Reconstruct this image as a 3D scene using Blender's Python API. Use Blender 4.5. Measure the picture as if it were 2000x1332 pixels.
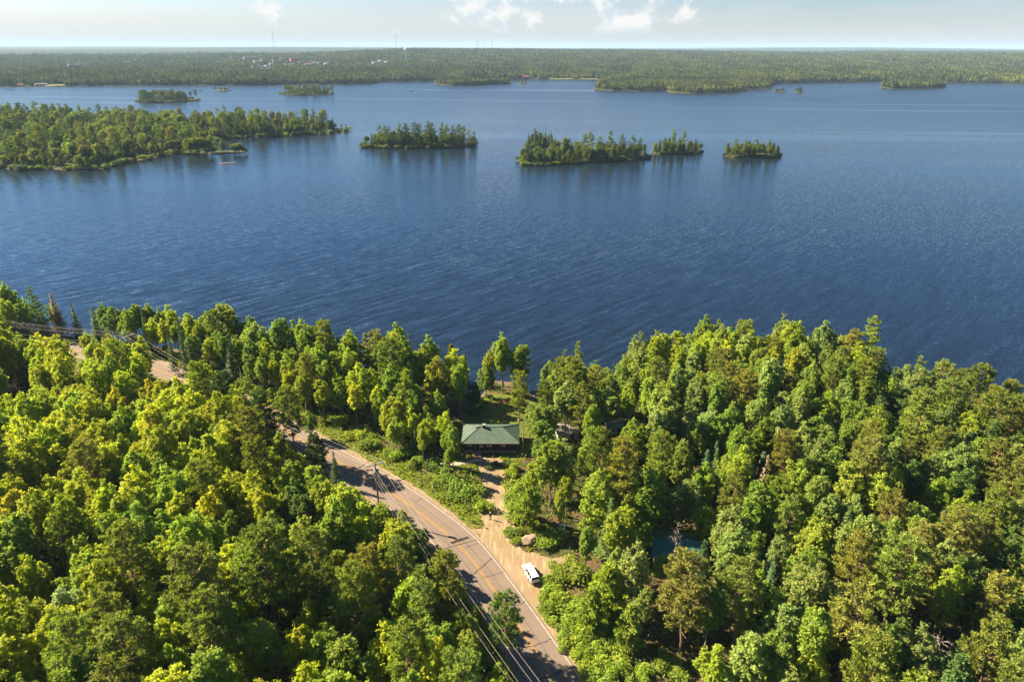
import bpy, math, random
import numpy as np
from mathutils import Vector, Matrix, Euler

for _o in list(bpy.data.objects):
    bpy.data.objects.remove(_o)
SC = bpy.context.scene
COL = SC.collection
R = math.radians

# ------------------------------------------------------------------ camera
CAM_Z = 90.0
PITCH = 23.3
cam_data = bpy.data.cameras.new('camera')
cam = bpy.data.objects.new('camera', cam_data)
COL.objects.link(cam)
cam_data.sensor_width = 36.0
cam_data.lens = 24.0
cam_data.clip_start = 0.5
cam_data.clip_end = 90000.0
CAM_M = Matrix.Rotation(R(90 - PITCH), 4, 'X') @ Matrix.Rotation(R(0.17), 4, 'Z')
cam.matrix_world = Matrix.Translation((0, 0, CAM_Z)) @ CAM_M
SC.camera = cam

# ------------------------------------------------------------------ sun and sky
SUN_EL = 36.0
SUN_DIR = Vector((-0.93, 0.36, 0)).normalized() * math.cos(R(SUN_EL)) + Vector((0, 0, math.sin(R(SUN_EL))))
sun_data = bpy.data.lights.new('sun', 'SUN')
sun_data.energy = 5.0
sun_data.angle = R(0.53)
sun_data.color = (1.0, 0.82, 0.56)
sun = bpy.data.objects.new('sun', sun_data)
COL.objects.link(sun)
sun.rotation_euler = SUN_DIR.to_track_quat('Z', 'Y').to_euler()

SC.view_settings.view_transform = 'Standard'
SC.view_settings.look = 'None'
SC.view_settings.exposure = 2.15
SC.view_settings.gamma = 1.0
SC.view_settings.use_curve_mapping = False

world = bpy.data.worlds.new('World')
SC.world = world
world.use_nodes = True


class NT:
    """small helper for node trees"""
    def __init__(s, tree):
        s.t = tree
        tree.nodes.clear()

    def n(s, kind, **kw):
        nd = s.t.nodes.new(kind)
        for k, v in kw.items():
            if hasattr(nd, k):
                setattr(nd, k, v)
        return nd

    def put(s, sock, v):
        if isinstance(v, bpy.types.NodeSocket):
            s.t.links.new(v, sock)
        elif v is not None:
            if hasattr(sock, 'default_value'):
                try:
                    sock.default_value = v
                except Exception:
                    sock.default_value = (*v, 1.0)

    def math(s, op, a, b=None, c=None, clamp=False):
        nd = s.n('ShaderNodeMath', operation=op, use_clamp=clamp)
        for i, v in enumerate((a, b, c)):
            if v is not None:
                s.put(nd.inputs[i], v)
        return nd.outputs[0]

    def vmath(s, op, a, b=None, scale=None):
        nd = s.n('ShaderNodeVectorMath', operation=op)
        s.put(nd.inputs[0], a)
        if b is not None:
            s.put(nd.inputs[1], b)
        if scale is not None:
            s.put(nd.inputs['Scale'], scale)
        return nd.outputs['Value'] if op in ('DOT_PRODUCT', 'LENGTH') else nd.outputs[0]

    def mix(s, fac, a, b, blend='MIX'):
        nd = s.n('ShaderNodeMix', data_type='RGBA', blend_type=blend)
        s.put(nd.inputs[0], fac)
        s.put(nd.inputs[6], a)
        s.put(nd.inputs[7], b)
        return nd.outputs[2]

    def noise(s, vec, scale, detail=3.0, rough=0.55, dims='3D'):
        nd = s.n('ShaderNodeTexNoise', noise_dimensions=dims)
        if vec is not None:
            s.put(nd.inputs['Vector'], vec)
        s.put(nd.inputs['Scale'], scale)
        s.put(nd.inputs['Detail'], detail)
        s.put(nd.inputs['Roughness'], rough)
        return nd

    def smooth(s, v, a, b, lo=0.0, hi=1.0):
        nd = s.n('ShaderNodeMapRange', interpolation_type='SMOOTHSTEP')
        s.put(nd.inputs['Value'], v)
        s.put(nd.inputs['From Min'], a)
        s.put(nd.inputs['From Max'], b)
        s.put(nd.inputs['To Min'], lo)
        s.put(nd.inputs['To Max'], hi)
        return nd.outputs[0]

    def xyz(s, x, y, z):
        nd = s.n('ShaderNodeCombineXYZ')
        for i, v in enumerate((x, y, z)):
            s.put(nd.inputs[i], v)
        return nd.outputs[0]

    def sep(s, v):
        nd = s.n('ShaderNodeSeparateXYZ')
        s.put(nd.inputs[0], v)
        return nd.outputs


def build_sky():
    w = NT(world.node_tree)
    out = w.n('ShaderNodeOutputWorld')
    bg = w.n('ShaderNodeBackground')
    bg.inputs['Strength'].default_value = 0.05
    sky = w.n('ShaderNodeTexSky')
    sky.sky_type = 'NISHITA'
    sky.sun_disc = False
    sky.sun_elevation = R(SUN_EL)
    sky.sun_rotation = math.atan2(SUN_DIR.x, SUN_DIR.y)
    sky.altitude = 400
    sky.air_density = 1.0
    sky.dust_density = 1.2
    sky.ozone_density = 1.6
    d = w.n('ShaderNodeTexCoord').outputs['Generated']
    x, y, z = w.sep(d)
    az = w.math('ARCTAN2', x, y)
    el = w.math('ARCSINE', z)
    elz = w.math('MAXIMUM', el, 0.0)
    # a thin high veil, stretched along the horizon
    v = w.xyz(w.math('MULTIPLY', az, 2.2), w.math('MULTIPLY', el, 16.0), 0.3)
    veil = w.noise(v, 1.6, 5.0, 0.6).outputs[0]
    veil = w.smooth(veil, 0.36, 0.74)
    low = w.smooth(elz, 0.03, 0.11, 1.0, 0.03)
    sunward = w.smooth(az, -1.2, 0.6, 1.0, 0.42)
    veil = w.math('MULTIPLY', w.math('MULTIPLY', veil, low), sunward, clamp=True)
    blue = w.mix(w.smooth(elz, 0.02, 0.13), (0.94, 1.02, 1.20, 1), (0.42, 0.77, 1.18, 1))
    blue = w.mix(w.smooth(elz, 0.22, 0.85), blue, (0.56, 0.77, 0.95, 1))
    skyc = w.mix(1.0, sky.outputs[0], blue, 'MULTIPLY')
    skyc = w.vmath('SCALE', skyc, scale=0.60)
    base = w.mix(w.math('MULTIPLY', veil, 0.72), skyc, (3.95, 3.85, 3.78, 1))
    # humid pale air low over the land
    hz = w.smooth(elz, 0.0, 0.062, 0.8, 0.0)
    base = w.mix(hz, base, (3.25, 3.40, 3.42, 1))
    # distant cumulus: heaps whose feet stand just above the land
    cv = w.xyz(w.math('MULTIPLY', az, 9.0), w.math('MULTIPLY', el, 13.0), 4.1)
    big = w.noise(cv, 1.0, 2.0, 0.5).outputs[0]
    cv2 = w.xyz(w.math('MULTIPLY', az, 30.0), w.math('MULTIPLY', el, 36.0), 1.7)
    fine = w.noise(cv2, 1.0, 6.0, 0.62).outputs[0]
    cl = w.math('ADD', w.math('MULTIPLY', big, 0.95), w.math('MULTIPLY', fine, 0.75))
    band = w.math('MULTIPLY', w.smooth(el, 0.010, 0.030), w.smooth(el, 0.07, 0.12, 1.0, 0.0))
    place = w.math('MULTIPLY', w.smooth(az, -0.16, -0.05), w.smooth(az, 0.19, 0.27, 1.0, 0.0))
    place = w.math('ADD', w.math('MULTIPLY', place, 0.26), -0.16)
    cl = w.math('ADD', cl, place)
    cum = w.math('MULTIPLY', w.smooth(cl, 0.83, 0.98), band)
    # sun from the left: shade noise shifted along the azimuth gives lit and shaded flanks
    cv3 = w.xyz(w.math('MULTIPLY', w.math('ADD', az, -0.014), 30.0), w.math('MULTIPLY', w.math('ADD', el, 0.012), 36.0), 1.7)
    fine2 = w.noise(cv3, 1.0, 6.0, 0.62).outputs[0]
    lit = w.smooth(w.math('SUBTRACT', fine, fine2), -0.10, 0.10)
    ccol = w.mix(lit, (3.0, 3.5, 3.95, 1), (4.6, 4.45, 4.3, 1))
    base = w.mix(w.math('MULTIPLY', cum, 0.85), base, ccol)
    w.put(bg.inputs['Color'], base)
    w.put(out.inputs['Surface'], bg.outputs[0])


build_sky()

cy = SC.cycles
cy.max_bounces = 10
cy.diffuse_bounces = 7
cy.glossy_bounces = 3
cy.transmission_bounces = 8
cy.transparent_max_bounces = 6
cy.volume_bounces = 0
cy.use_denoising = True
cy.sample_clamp_indirect = 6.0

# ------------------------------------------------------------------ measuring
FPX = 24.0 / 36.0 * 2000
CR = CAM_M.to_3x3()


def ray(px, py):
    return (CR @ Vector(((px - 1000) / FPX, -(py - 666) / FPX, -1.0)))


def at(px, py, z=0.0):
    """the point of the horizontal plane at height z seen at photo position (px, py)"""
    d = ray(px, py)
    t = (z - CAM_Z) / d.z
    return Vector((d.x * t, d.y * t, z))


CRI = CR.transposed()


def proj(x, y, z):
    v = CRI @ Vector((x, y, z - CAM_Z))
    if v.z >= -0.01:
        return (-9999, -9999)
    return (1000 + FPX * v.x / -v.z, 666 - FPX * v.y / -v.z)


# ------------------------------------------------------------------ value noise for layout
def vnoise(x, y, seed=0):
    x = np.asarray(x, dtype=np.float64); y = np.asarray(y, dtype=np.float64)
    xi = np.floor(x).astype(np.int64); yi = np.floor(y).astype(np.int64)
    fx = x - xi; fy = y - yi
    fx = fx * fx * (3 - 2 * fx); fy = fy * fy * (3 - 2 * fy)

    def h(a, b):
        n = (a * 374761393 + b * 668265263 + seed * 974634541) & 0x7fffffff
        n = ((n ^ (n >> 13)) * 1274126177) & 0x7fffffff
        n = (n ^ (n >> 16)) & 0xffff
        return n / 65535.0
    return (h(xi, yi) * (1 - fx) + h(xi + 1, yi) * fx) * (1 - fy) + (h(xi, yi + 1) * (1 - fx) + h(xi + 1, yi + 1) * fx) * fy


def fbm(x, y, seed=0, oct=3):
    s = 0; a = 0.5; t = 0
    for k in range(oct):
        s = s + a * vnoise(np.asarray(x) * 2 ** k, np.asarray(y) * 2 ** k, seed + k * 7)
        t += a; a *= 0.5
    return s / t


def sstep(a, b, v):
    t = np.clip((np.asarray(v, dtype=float) - a) / (b - a), 0, 1)
    return t * t * (3 - 2 * t)


# ------------------------------------------------------------------ mesh helpers
def mesh_arrays(name, verts, faces_list, mats=(), tint=None, smooth=False, fmat=None):
    """faces_list: list of (n,k) int arrays"""
    me = bpy.data.meshes.new(name)
    verts = np.asarray(verts, dtype=np.float32).reshape(-1, 3)
    me.vertices.add(len(verts))
    me.vertices.foreach_set('co', verts.ravel())
    loops = np.concatenate([np.asarray(f, dtype=np.int32).ravel() for f in faces_list])
    tot = np.concatenate([np.full(len(f), np.asarray(f).shape[1], dtype=np.int32) for f in faces_list])
    start = np.concatenate([[0], np.cumsum(tot)[:-1]]).astype(np.int32)
    me.loops.add(len(loops))
    me.loops.foreach_set('vertex_index', loops)
    me.polygons.add(len(tot))
    me.polygons.foreach_set('loop_start', start)
    me.polygons.foreach_set('loop_total', tot)
    me.polygons.foreach_set('use_smooth', np.full(len(tot), smooth, dtype=bool))
    for m in mats:
        me.materials.append(m)
    if fmat is not None:
        me.polygons.foreach_set('material_index', np.asarray(fmat, dtype=np.int32))
    if tint is not None:
        a = me.attributes.new('tint', 'FLOAT', 'POINT')
        a.data.foreach_set('value', np.asarray(tint, dtype=np.float32))
    me.update()
    me.validate()
    return me


def link(name, data, parent=None, loc=None, rotz=None):
    o = bpy.data.objects.new(name, data)
    COL.objects.link(o)
    if parent is not None:
        o.parent = parent
    if loc is not None:
        o.location = loc
    if rotz is not None:
        o.rotation_euler = (0, 0, rotz)
    return o


def tag(o, label=None, cat=None, group=None, kind=None):
    if label: o['label'] = label
    if cat: o['category'] = cat
    if group: o['group'] = group
    if kind: o['kind'] = kind
    return o


def thing(name, label, cat, loc=(0, 0, 0), rotz=0.0, group=None):
    o = link(name, None, None, loc, rotz)
    o.empty_display_size = 0.3
    return tag(o, label, cat, group)


class MB:
    """collects boxes, tubes and polygons and builds ONE mesh object"""
    def __init__(s):
        s.v = []; s.f = []

    def box(s, c, size, rotz=0.0, taper=1.0):
        cx, cy_, cz = c; sx, sy, sz = (q / 2 for q in size)
        b = len(s.v); ca, sa = math.cos(rotz), math.sin(rotz)
        for dz in (-1, 1):
            k = taper if dz > 0 else 1.0
            for dx, dy in ((-1, -1), (1, -1), (1, 1), (-1, 1)):
                x, y = dx * sx * k, dy * sy * k
                s.v.append((cx + x * ca - y * sa, cy_ + x * sa + y * ca, cz + dz * sz))
        s.f += [(b, b + 3, b + 2, b + 1), (b + 4, b + 5, b + 6, b + 7)]
        for i in range(4):
            j = (i + 1) % 4
            s.f.append((b + i, b + j, b + 4 + j, b + 4 + i))
        return s

    def tube(s, pts, rad, n=6, cap=True):
        pts = [Vector(p) for p in pts]
        if not hasattr(rad, '__len__'):
            rad = [rad] * len(pts)
        b = len(s.v)
        for i, p in enumerate(pts):
            t = (pts[min(i + 1, len(pts) - 1)] - pts[max(i - 1, 0)]).normalized()
            a = t.cross(Vector((0, 0, 1)))
            if a.length < 0.05:
                a = t.cross(Vector((1, 0, 0)))
            a.normalize(); c = t.cross(a)
            for k in range(n):
                w = 2 * math.pi * k / n
                s.v.append(tuple(p + (a * math.cos(w) + c * math.sin(w)) * rad[i]))
        for i in range(len(pts) - 1):
            for k in range(n):
                j = (k + 1) % n
                s.f.append((b + i * n + k, b + i * n + j, b + (i + 1) * n + j, b + (i + 1) * n + k))
        if cap:
            s.f.append(tuple(b + k for k in range(n))[::-1])
            e = b + (len(pts) - 1) * n
            s.f.append(tuple(e + k for k in range(n)))
        return s

    def poly(s, pts):
        b = len(s.v)
        s.v += [tuple(p) for p in pts]
        s.f.append(tuple(range(b, b + len(pts))))
        return s

    def prism(s, pts, z0, z1):
        """vertical prism over a ground polygon (counter-clockwise)"""
        b = len(s.v); n = len(pts)
        s.v += [(p[0], p[1], z0) for p in pts] + [(p[0], p[1], z1) for p in pts]
        s.f.append(tuple(range(b, b + n))[::-1]); s.f.append(tuple(range(b + n, b + 2 * n)))
        for i in range(n):
            j = (i + 1) % n
            s.f.append((b + i, b + j, b + n + j, b + n + i))
        return s

    def loft(s, rings, cap=True):
        b = len(s.v); n = len(rings[0])
        for r in rings:
            s.v += [tuple(p) for p in r]
        for i in range(len(rings) - 1):
            for k in range(n):
                j = (k + 1) % n
                s.f.append((b + i * n + k, b + i * n + j, b + (i + 1) * n + j, b + (i + 1) * n + k))
        if cap:
            s.f.append(tuple(b + k for k in range(n))[::-1])
            e = b + (len(rings) - 1) * n
            s.f.append(tuple(e + k for k in range(n)))
        return s

    def mesh(s, name, mat=None, smooth=False):
        me = bpy.data.meshes.new(name)
        me.from_pydata(s.v, [], s.f)
        if mat: me.materials.append(mat)
        if smooth:
            me.polygons.foreach_set('use_smooth', [True] * len(me.polygons))
        me.update()
        return me

    def build(s, name, mat=None, parent=None, smooth=False):
        return link(name, s.mesh(name, mat, smooth), parent)


# ------------------------------------------------------------------ materials
KEEP = {'white_paint', 'car_paint', 'tower_white', 'far_white_wall'}


def principled(name, col, rough=0.8, spec=0.3, metal=0.0):
    if name not in KEEP:
        col = tuple(c * 0.76 for c in col)
    m = bpy.data.materials.new(name)
    m.use_nodes = True
    t = NT(m.node_tree)
    out = t.n('ShaderNodeOutputMaterial')
    p = t.n('ShaderNodeBsdfPrincipled')
    t.put(p.inputs['Base Color'], (*col, 1.0))
    p.inputs['Roughness'].default_value = rough
    p.inputs['Specular IOR Level'].default_value = spec
    p.inputs['Metallic'].default_value = metal
    t.put(out.inputs['Surface'], p.outputs[0])
    return m, t, p, out


def mottled(name, c1, c2, scale=3.0, rough=0.85, spec=0.2, bump=0.0, detail=4.0, coord='Object', stretch=(1, 1, 1)):
    m, t, p, out = principled(name, c1, rough, spec)
    c1 = tuple(c * 0.76 for c in c1); c2 = tuple(c * 0.76 for c in c2)
    co = t.n('ShaderNodeTexCoord').outputs[coord]
    if stretch != (1, 1, 1):
        co = t.vmath('MULTIPLY', co, stretch)
    nz = t.noise(co, scale, detail, 0.6).outputs[0]
    f = t.smooth(nz, 0.3, 0.7)
    t.put(p.inputs['Base Color'], t.mix(f, (*c1, 1), (*c2, 1)))
    if bump:
        b = t.n('ShaderNodeBump')
        b.inputs['Strength'].default_value = bump
        b.inputs['Distance'].default_value = 0.1
        t.put(b.inputs['Height'], nz)
        t.put(p.inputs['Normal'], b.outputs[0])
    return m


def foliage(name, trans=0.42, hue=0.06, gloss=0.5):
    """leaves: the colour is the tree's own (object colour), each leaf a little lighter, darker or yellower"""
    m = bpy.data.materials.new(name)
    m.use_nodes = True
    t = NT(m.node_tree)
    out = t.n('ShaderNodeOutputMaterial')
    oi = t.n('ShaderNodeObjectInfo')
    at_ = t.n('ShaderNodeAttribute', attribute_name='tint')
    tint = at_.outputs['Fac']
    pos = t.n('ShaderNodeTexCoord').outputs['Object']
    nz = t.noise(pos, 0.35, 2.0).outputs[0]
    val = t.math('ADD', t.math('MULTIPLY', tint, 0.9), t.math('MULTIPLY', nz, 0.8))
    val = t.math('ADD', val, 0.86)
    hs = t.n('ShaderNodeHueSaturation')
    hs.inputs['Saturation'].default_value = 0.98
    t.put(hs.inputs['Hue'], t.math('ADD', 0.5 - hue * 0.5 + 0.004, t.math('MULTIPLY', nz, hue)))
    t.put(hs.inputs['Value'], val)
    t.put(hs.inputs['Color'], oi.outputs['Color'])
    col = hs.outputs[0]
    p = t.n('ShaderNodeBsdfPrincipled')
    t.put(p.inputs['Base Color'], col)
    p.inputs['Roughness'].default_value = gloss
    p.inputs['Specular IOR Level'].default_value = 0.14
    tr = t.n('ShaderNodeBsdfTranslucent')
    warm = t.mix(1.0, col, (1.2, 1.38, 0.45, 1), 'MULTIPLY')
    t.put(tr.inputs['Color'], warm)
    mx = t.n('ShaderNodeMixShader')
    mx.inputs[0].default_value = trans
    t.put(mx.inputs[1], p.outputs[0])
    t.put(mx.inputs[2], tr.outputs[0])
    t.put(out.inputs['Surface'], mx.outputs[0])
    return m


M = {}
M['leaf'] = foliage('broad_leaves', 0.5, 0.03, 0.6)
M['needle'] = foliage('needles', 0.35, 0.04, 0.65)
M['bark_pale'] = mottled('pale_bark', (0.40, 0.37, 0.30), (0.17, 0.15, 0.12), 2.2, 0.9, stretch=(1, 1, 2.5))
M['bark_brown'] = mottled('brown_bark', (0.17, 0.13, 0.10), (0.27, 0.22, 0.17), 2.5, 0.95)
M['bark_pine'] = mottled('pine_bark', (0.30, 0.185, 0.12), (0.19, 0.13, 0.095), 1.6, 0.95)
M['bark_grey'] = mottled('weathered_wood', (0.34, 0.30, 0.26), (0.22, 0.19, 0.165), 2.0, 0.95)
M['white'] = principled('white_paint', (0.78, 0.78, 0.76), 0.5)[0]
M['carwhite'] = principled('car_paint', (0.82, 0.82, 0.82), 0.22, 0.5)[0]
M['glass'] = principled('dark_glass', (0.015, 0.018, 0.022), 0.06, 0.6)[0]
M['black'] = principled('black_rubber', (0.02, 0.02, 0.02), 0.8)[0]
M['rim'] = principled('alloy', (0.45, 0.45, 0.47), 0.35, 0.5, 0.7)[0]
M['red_lens'] = principled('red_lens', (0.35, 0.02, 0.015), 0.2, 0.5)[0]
M['clear_lens'] = principled('clear_lens', (0.6, 0.62, 0.62), 0.15, 0.6)[0]
M['plate'] = principled('plate', (0.62, 0.66, 0.6), 0.5)[0]
M['trimgrey'] = principled('grey_plastic', (0.06, 0.06, 0.06), 0.6)[0]
M['roofgreen'] = mottled('green_metal_roof', (0.072, 0.122, 0.096), (0.105, 0.158, 0.125), 0.9, 0.5, 0.4)
M['cabinwall'] = mottled('brown_log_wall', (0.085, 0.042, 0.026), (0.05, 0.027, 0.018), 1.6, 0.8, stretch=(0.4, 0.4, 9.0))
M['stone'] = mottled('grey_foundation', (0.33, 0.31, 0.29), (0.24, 0.22, 0.2), 3.0)
M['brick'] = mottled('red_brick', (0.30, 0.11, 0.075), (0.22, 0.08, 0.06), 6.0)
M['doorgreen'] = principled('dark_green_door', (0.012, 0.045, 0.04), 0.5)[0]
M['deck'] = mottled('worn_red_deck', (0.40, 0.25, 0.21), (0.33, 0.2, 0.165), 2.0, 0.85, stretch=(1, 6, 1))
M['concrete'] = mottled('concrete', (0.40, 0.37, 0.33), (0.31, 0.29, 0.26), 2.0)
M['pole'] = mottled('creosoted_pole', (0.20, 0.125, 0.085), (0.14, 0.09, 0.065), 2.0, 0.9, stretch=(1, 1, 0.3))
M['crossarm'] = mottled('grey_timber', (0.36, 0.35, 0.33), (0.26, 0.25, 0.24), 2.0, 0.9)
M['wire'] = principled('aluminium_wire', (0.42, 0.37, 0.33), 0.5, 0.5, 0.0)[0]
M['porcelain'] = principled('porcelain', (0.55, 0.53, 0.5), 0.3, 0.5)[0]
M['transformer'] = principled('grey_can', (0.32, 0.38, 0.40), 0.5)[0]
M['lampgrey'] = principled('galvanised', (0.5, 0.5, 0.5), 0.45, 0.5, 0.3)[0]
M['rock'] = mottled('pinkish_rock', (0.36, 0.26, 0.20), (0.22, 0.155, 0.12), 1.3, 0.95, bump=0.8)
M['shorerock'] = mottled('shore_rock', (0.33, 0.26, 0.20), (0.20, 0.165, 0.13), 0.25, 0.95)
M['binGreen'] = principled('green_enamel', (0.10, 0.22, 0.17), 0.4, 0.4)[0]
M['orange'] = principled('orange_hull', (0.55, 0.13, 0.04), 0.4, 0.4)[0]
M['teal'] = mottled('teal_metal_roof', (0.024, 0.125, 0.122), (0.030, 0.155, 0.148), 0.6, 0.4, 0.4)
M['paleblue'] = mottled('pale_blue_roof', (0.30, 0.38, 0.40), (0.22, 0.30, 0.32), 0.8, 0.5)
M['brownroof'] = mottled('brown_shingle', (0.22, 0.13, 0.085), (0.16, 0.095, 0.065), 2.0)
M['greyroof'] = mottled('grey_shingle', (0.30, 0.27, 0.245), (0.23, 0.21, 0.19), 2.0)
M['siding'] = principled('pale_siding', (0.55, 0.56, 0.57), 0.7)[0]
M['tan'] = principled('tan_wall', (0.42, 0.35, 0.26), 0.8)[0]
M['skin'] = principled('skin', (0.45, 0.27, 0.19), 0.6)[0]
M['darkcloth'] = principled('black_cloth', (0.012, 0.012, 0.014), 0.9)[0]
M['palecloth'] = principled('pale_cap', (0.6, 0.55, 0.48), 0.9)[0]
M['towerwhite'] = principled('tower_white', (0.66, 0.66, 0.66), 0.5)[0]
M['towerblue'] = principled('tower_blue', (0.22, 0.42, 0.58), 0.5)[0]
M['steel'] = principled('mast_steel', (0.28, 0.22, 0.21), 0.6)[0]
M['twig'] = mottled('dead_twigs', (0.25, 0.195, 0.15), (0.35, 0.27, 0.20), 1.0, 0.95)

# ------------------------------------------------------------------ layout of the near land
ROAD_Z = 4.0


def catmull(pts, step):
    P = [np.array(p[:2], dtype=float) for p in pts]
    P = [2 * P[0] - P[1]] + P + [2 * P[-1] - P[-2]]
    out = []
    for i in range(1, len(P) - 2):
        n = max(2, int(np.linalg.norm(P[i + 1] - P[i]) / step))
        for k in range(n):
            t = k / n
            a, b, c, d = P[i - 1], P[i], P[i + 1], P[i + 2]
            out.append(0.5 * (2 * b + (c - a) * t + (2 * a - 5 * b + 4 * c - d) * t * t + (3 * b - a - 3 * c + d) * t ** 3))
    out.append(P[-2])
    return np.array(out)


def offset(line, d):
    """line shifted by d to the right of its direction"""
    t = np.gradient(line, axis=0)
    t /= np.linalg.norm(t, axis=1)[:, None]
    return line + np.stack([t[:, 1], -t[:, 0]], 1) * d


def resample(line, step):
    seg = np.linalg.norm(np.diff(line, axis=0), axis=1)
    s = np.concatenate([[0], np.cumsum(seg)])
    q = np.arange(0, s[-1], step)
    return np.stack([np.interp(q, s, line[:, 0]), np.interp(q, s, line[:, 1])], 1)


_edge_px = [(1139, 1332), (1021, 1167), (934, 1056), (860, 996), (800, 954), (716, 906), (626, 855), (548, 811), (347, 720), (286, 704)]
_edge = [tuple(at(x, y, ROAD_Z)[:2]) for x, y in _edge_px]
_d0 = np.array(_edge[0]) - np.array(_edge[1]); _d0 /= np.linalg.norm(_d0)
_edge = [tuple(np.array(_edge[0]) + _d0 * 75)] + _edge
_edge += [(-141, 197.5), (-185, 203), (-245, 206)]
EDGE = resample(catmull(_edge, 1.0), 1.0)             # lake-side white line, from the camera's side to the far left
# smooth
for _k in range(6):
    EDGE[1:-1] = 0.25 * EDGE[:-2] + 0.5 * EDGE[1:-1] + 0.25 * EDGE[2:]
LANE = 3.55
CENTRE = offset(EDGE, -LANE)
if np.linalg.norm(CENTRE[40] - np.array([-60, 60])) > np.linalg.norm(offset(EDGE, LANE)[40] - np.array([-60, 60])):
    SIDE = 1.0
else:
    SIDE = -1.0
CENTRE = offset(EDGE, SIDE * LANE)                    # SIDE * d shifts away from the lake
FAR_EDGE = offset(EDGE, SIDE * 2 * LANE)


def dist_line(x, y, line):
    x = np.atleast_1d(np.asarray(x, dtype=float)); y = np.atleast_1d(np.asarray(y, dtype=float))
    best = np.full(x.shape, 1e9)
    a = line[:-1]; b = line[1:]
    step = max(1, len(a) // 90)
    idx = list(range(0, len(line) - 1, step)) + [len(line) - 1]
    L = line[idx]
    for i in range(len(L) - 1):
        p, q = L[i], L[i + 1]
        d = q - p; ll = (d * d).sum()
        t = np.clip(((x - p[0]) * d[0] + (y - p[1]) * d[1]) / ll, 0, 1)
        best = np.minimum(best, np.hypot(x - p[0] - t * d[0], y - p[1] - t * d[1]))
    return best


def inpoly(x, y, poly):
    x = np.asarray(x, dtype=float); y = np.asarray(y, dtype=float)
    c = np.zeros(x.shape, dtype=bool)
    n = len(poly)
    for i in range(n):
        x1, y1 = poly[i][0], poly[i][1]; x2, y2 = poly[(i + 1) % n][0], poly[(i + 1) % n][1]
        cond = ((y1 > y) != (y2 > y)) & (x < (x2 - x1) * (y - y1) / ((y2 - y1) or 1e-9) + x1)
        c ^= cond
    return c


# shoreline of the near land: where a tree of 15 m on the shore would top out at the treetops the photo shows
_sil = [(-120, 548, 15), (0, 548, 15), (80, 582, 14), (170, 598, 13), (260, 606, 13), (330, 598, 16), (420, 612, 14), (500, 626, 14), (590, 630, 15), (680, 658, 13),
        (760, 655, 15), (830, 668, 15), (880, 690, 14), (930, 722, 10), (960, 742, 1.0), (985, 752, 0.0), (1012, 748, 1.0), (1060, 705, 13), (1110, 690, 15), (1180, 700, 14),
        (1240, 645, 17), (1340, 622, 17), (1440, 622, 17), (1560, 640, 16), (1640, 650, 15), (1720, 690, 14), (1770, 712, 13), (1850, 730, 13), (1920, 745, 14), (2010, 765, 14), (2120, 790, 14)]
_shore = sorted([tuple(at(x, y, h + 0.6)[:2]) for x, y, h in _sil])
SHX = np.array([-700.0, -420.0] + [p[0] for p in _shore] + [260.0, 420.0, 700.0])
SHY = np.array([330.0, 280.0] + [p[1] + 1.5 for p in _shore] + [95.0, 20.0, -80.0])


def shore_y(x):
    x = np.asarray(x, dtype=float)
    return np.interp(x, SHX, SHY) + (fbm(x / 9.0, x * 0 + 3.3, 5, 2) - 0.5) * 3.0


def gh(x, y):
    """height of the near ground"""
    x = np.asarray(x, dtype=float); y = np.asarray(y, dtype=float)
    d = shore_y(x) - y
    h = 0.25 + 3.8 * sstep(0, 34, d) * (1.0) - 2.6 * sstep(0, -7, d)
    w = sstep(30, 60, d)
    h = h * (1 - w) + ROAD_Z * w
    rough = (fbm(x / 17.0, y / 17.0, 11, 3) - 0.5) * 2.4 * sstep(2, 26, d)
    rd = dist_line(x.ravel(), y.ravel(), CENTRE).reshape(x.shape)
    h = h + rough * sstep(9, 22, rd) * flatkeep(x, y)
    k = sstep(16, 7, rd)
    return h * (1 - k) + (ROAD_Z - 0.06) * k


DRIVE = catmull([tuple(at(x, y, 4)[:2]) for x, y in [(985, 1120), (978, 1060), (972, 1015), (967, 970), (964, 935), (958, 908)]], 0.7)
_park_px = [(925, 1030), (946, 1030), (952, 1010), (992, 1010), (1000, 1050), (1040, 1080), (1075, 1092), (1112, 1088), (1105, 1108), (1068, 1130), (1054, 1150),
            (1050, 1180), (1078, 1235), (1118, 1290), (1160, 1340), (1136, 1336), (1020, 1171), (940, 1066)]
PARK = [tuple(at(x, y, 4)[:2]) for x, y in _park_px]
_lawn_px = [(838, 935), (850, 905), (885, 890), (898, 850), (888, 815), (905, 790), (935, 762), (965, 752), (1040, 757), (1075, 775), (1070, 815), (1050, 850), (1030, 890), (1008, 915), (965, 922), (940, 905), (900, 925), (872, 950)]
LAWN = [tuple(at(x, y, 3.4)[:2]) for x, y in _lawn_px]
HOUSE_C = Vector((-4.9, 139.0, 0))
SHED_C = at(1322, 1066, 7.0)


def flatkeep(x, y):
    """0 on the yard, the gravel and round the buildings, where the ground is even"""
    dd = np.hypot(x - (-4), (y - 128) * 0.8)
    p = np.hypot(x - 4, y - 100)
    return sstep(18, 34, dd) * sstep(16, 30, p) * sstep(7, 14, np.hypot(x - SHED_C.x, y - SHED_C.y))


def near_height(x, y):
    return float(gh(np.array([x]), np.array([y]))[0])


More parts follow.
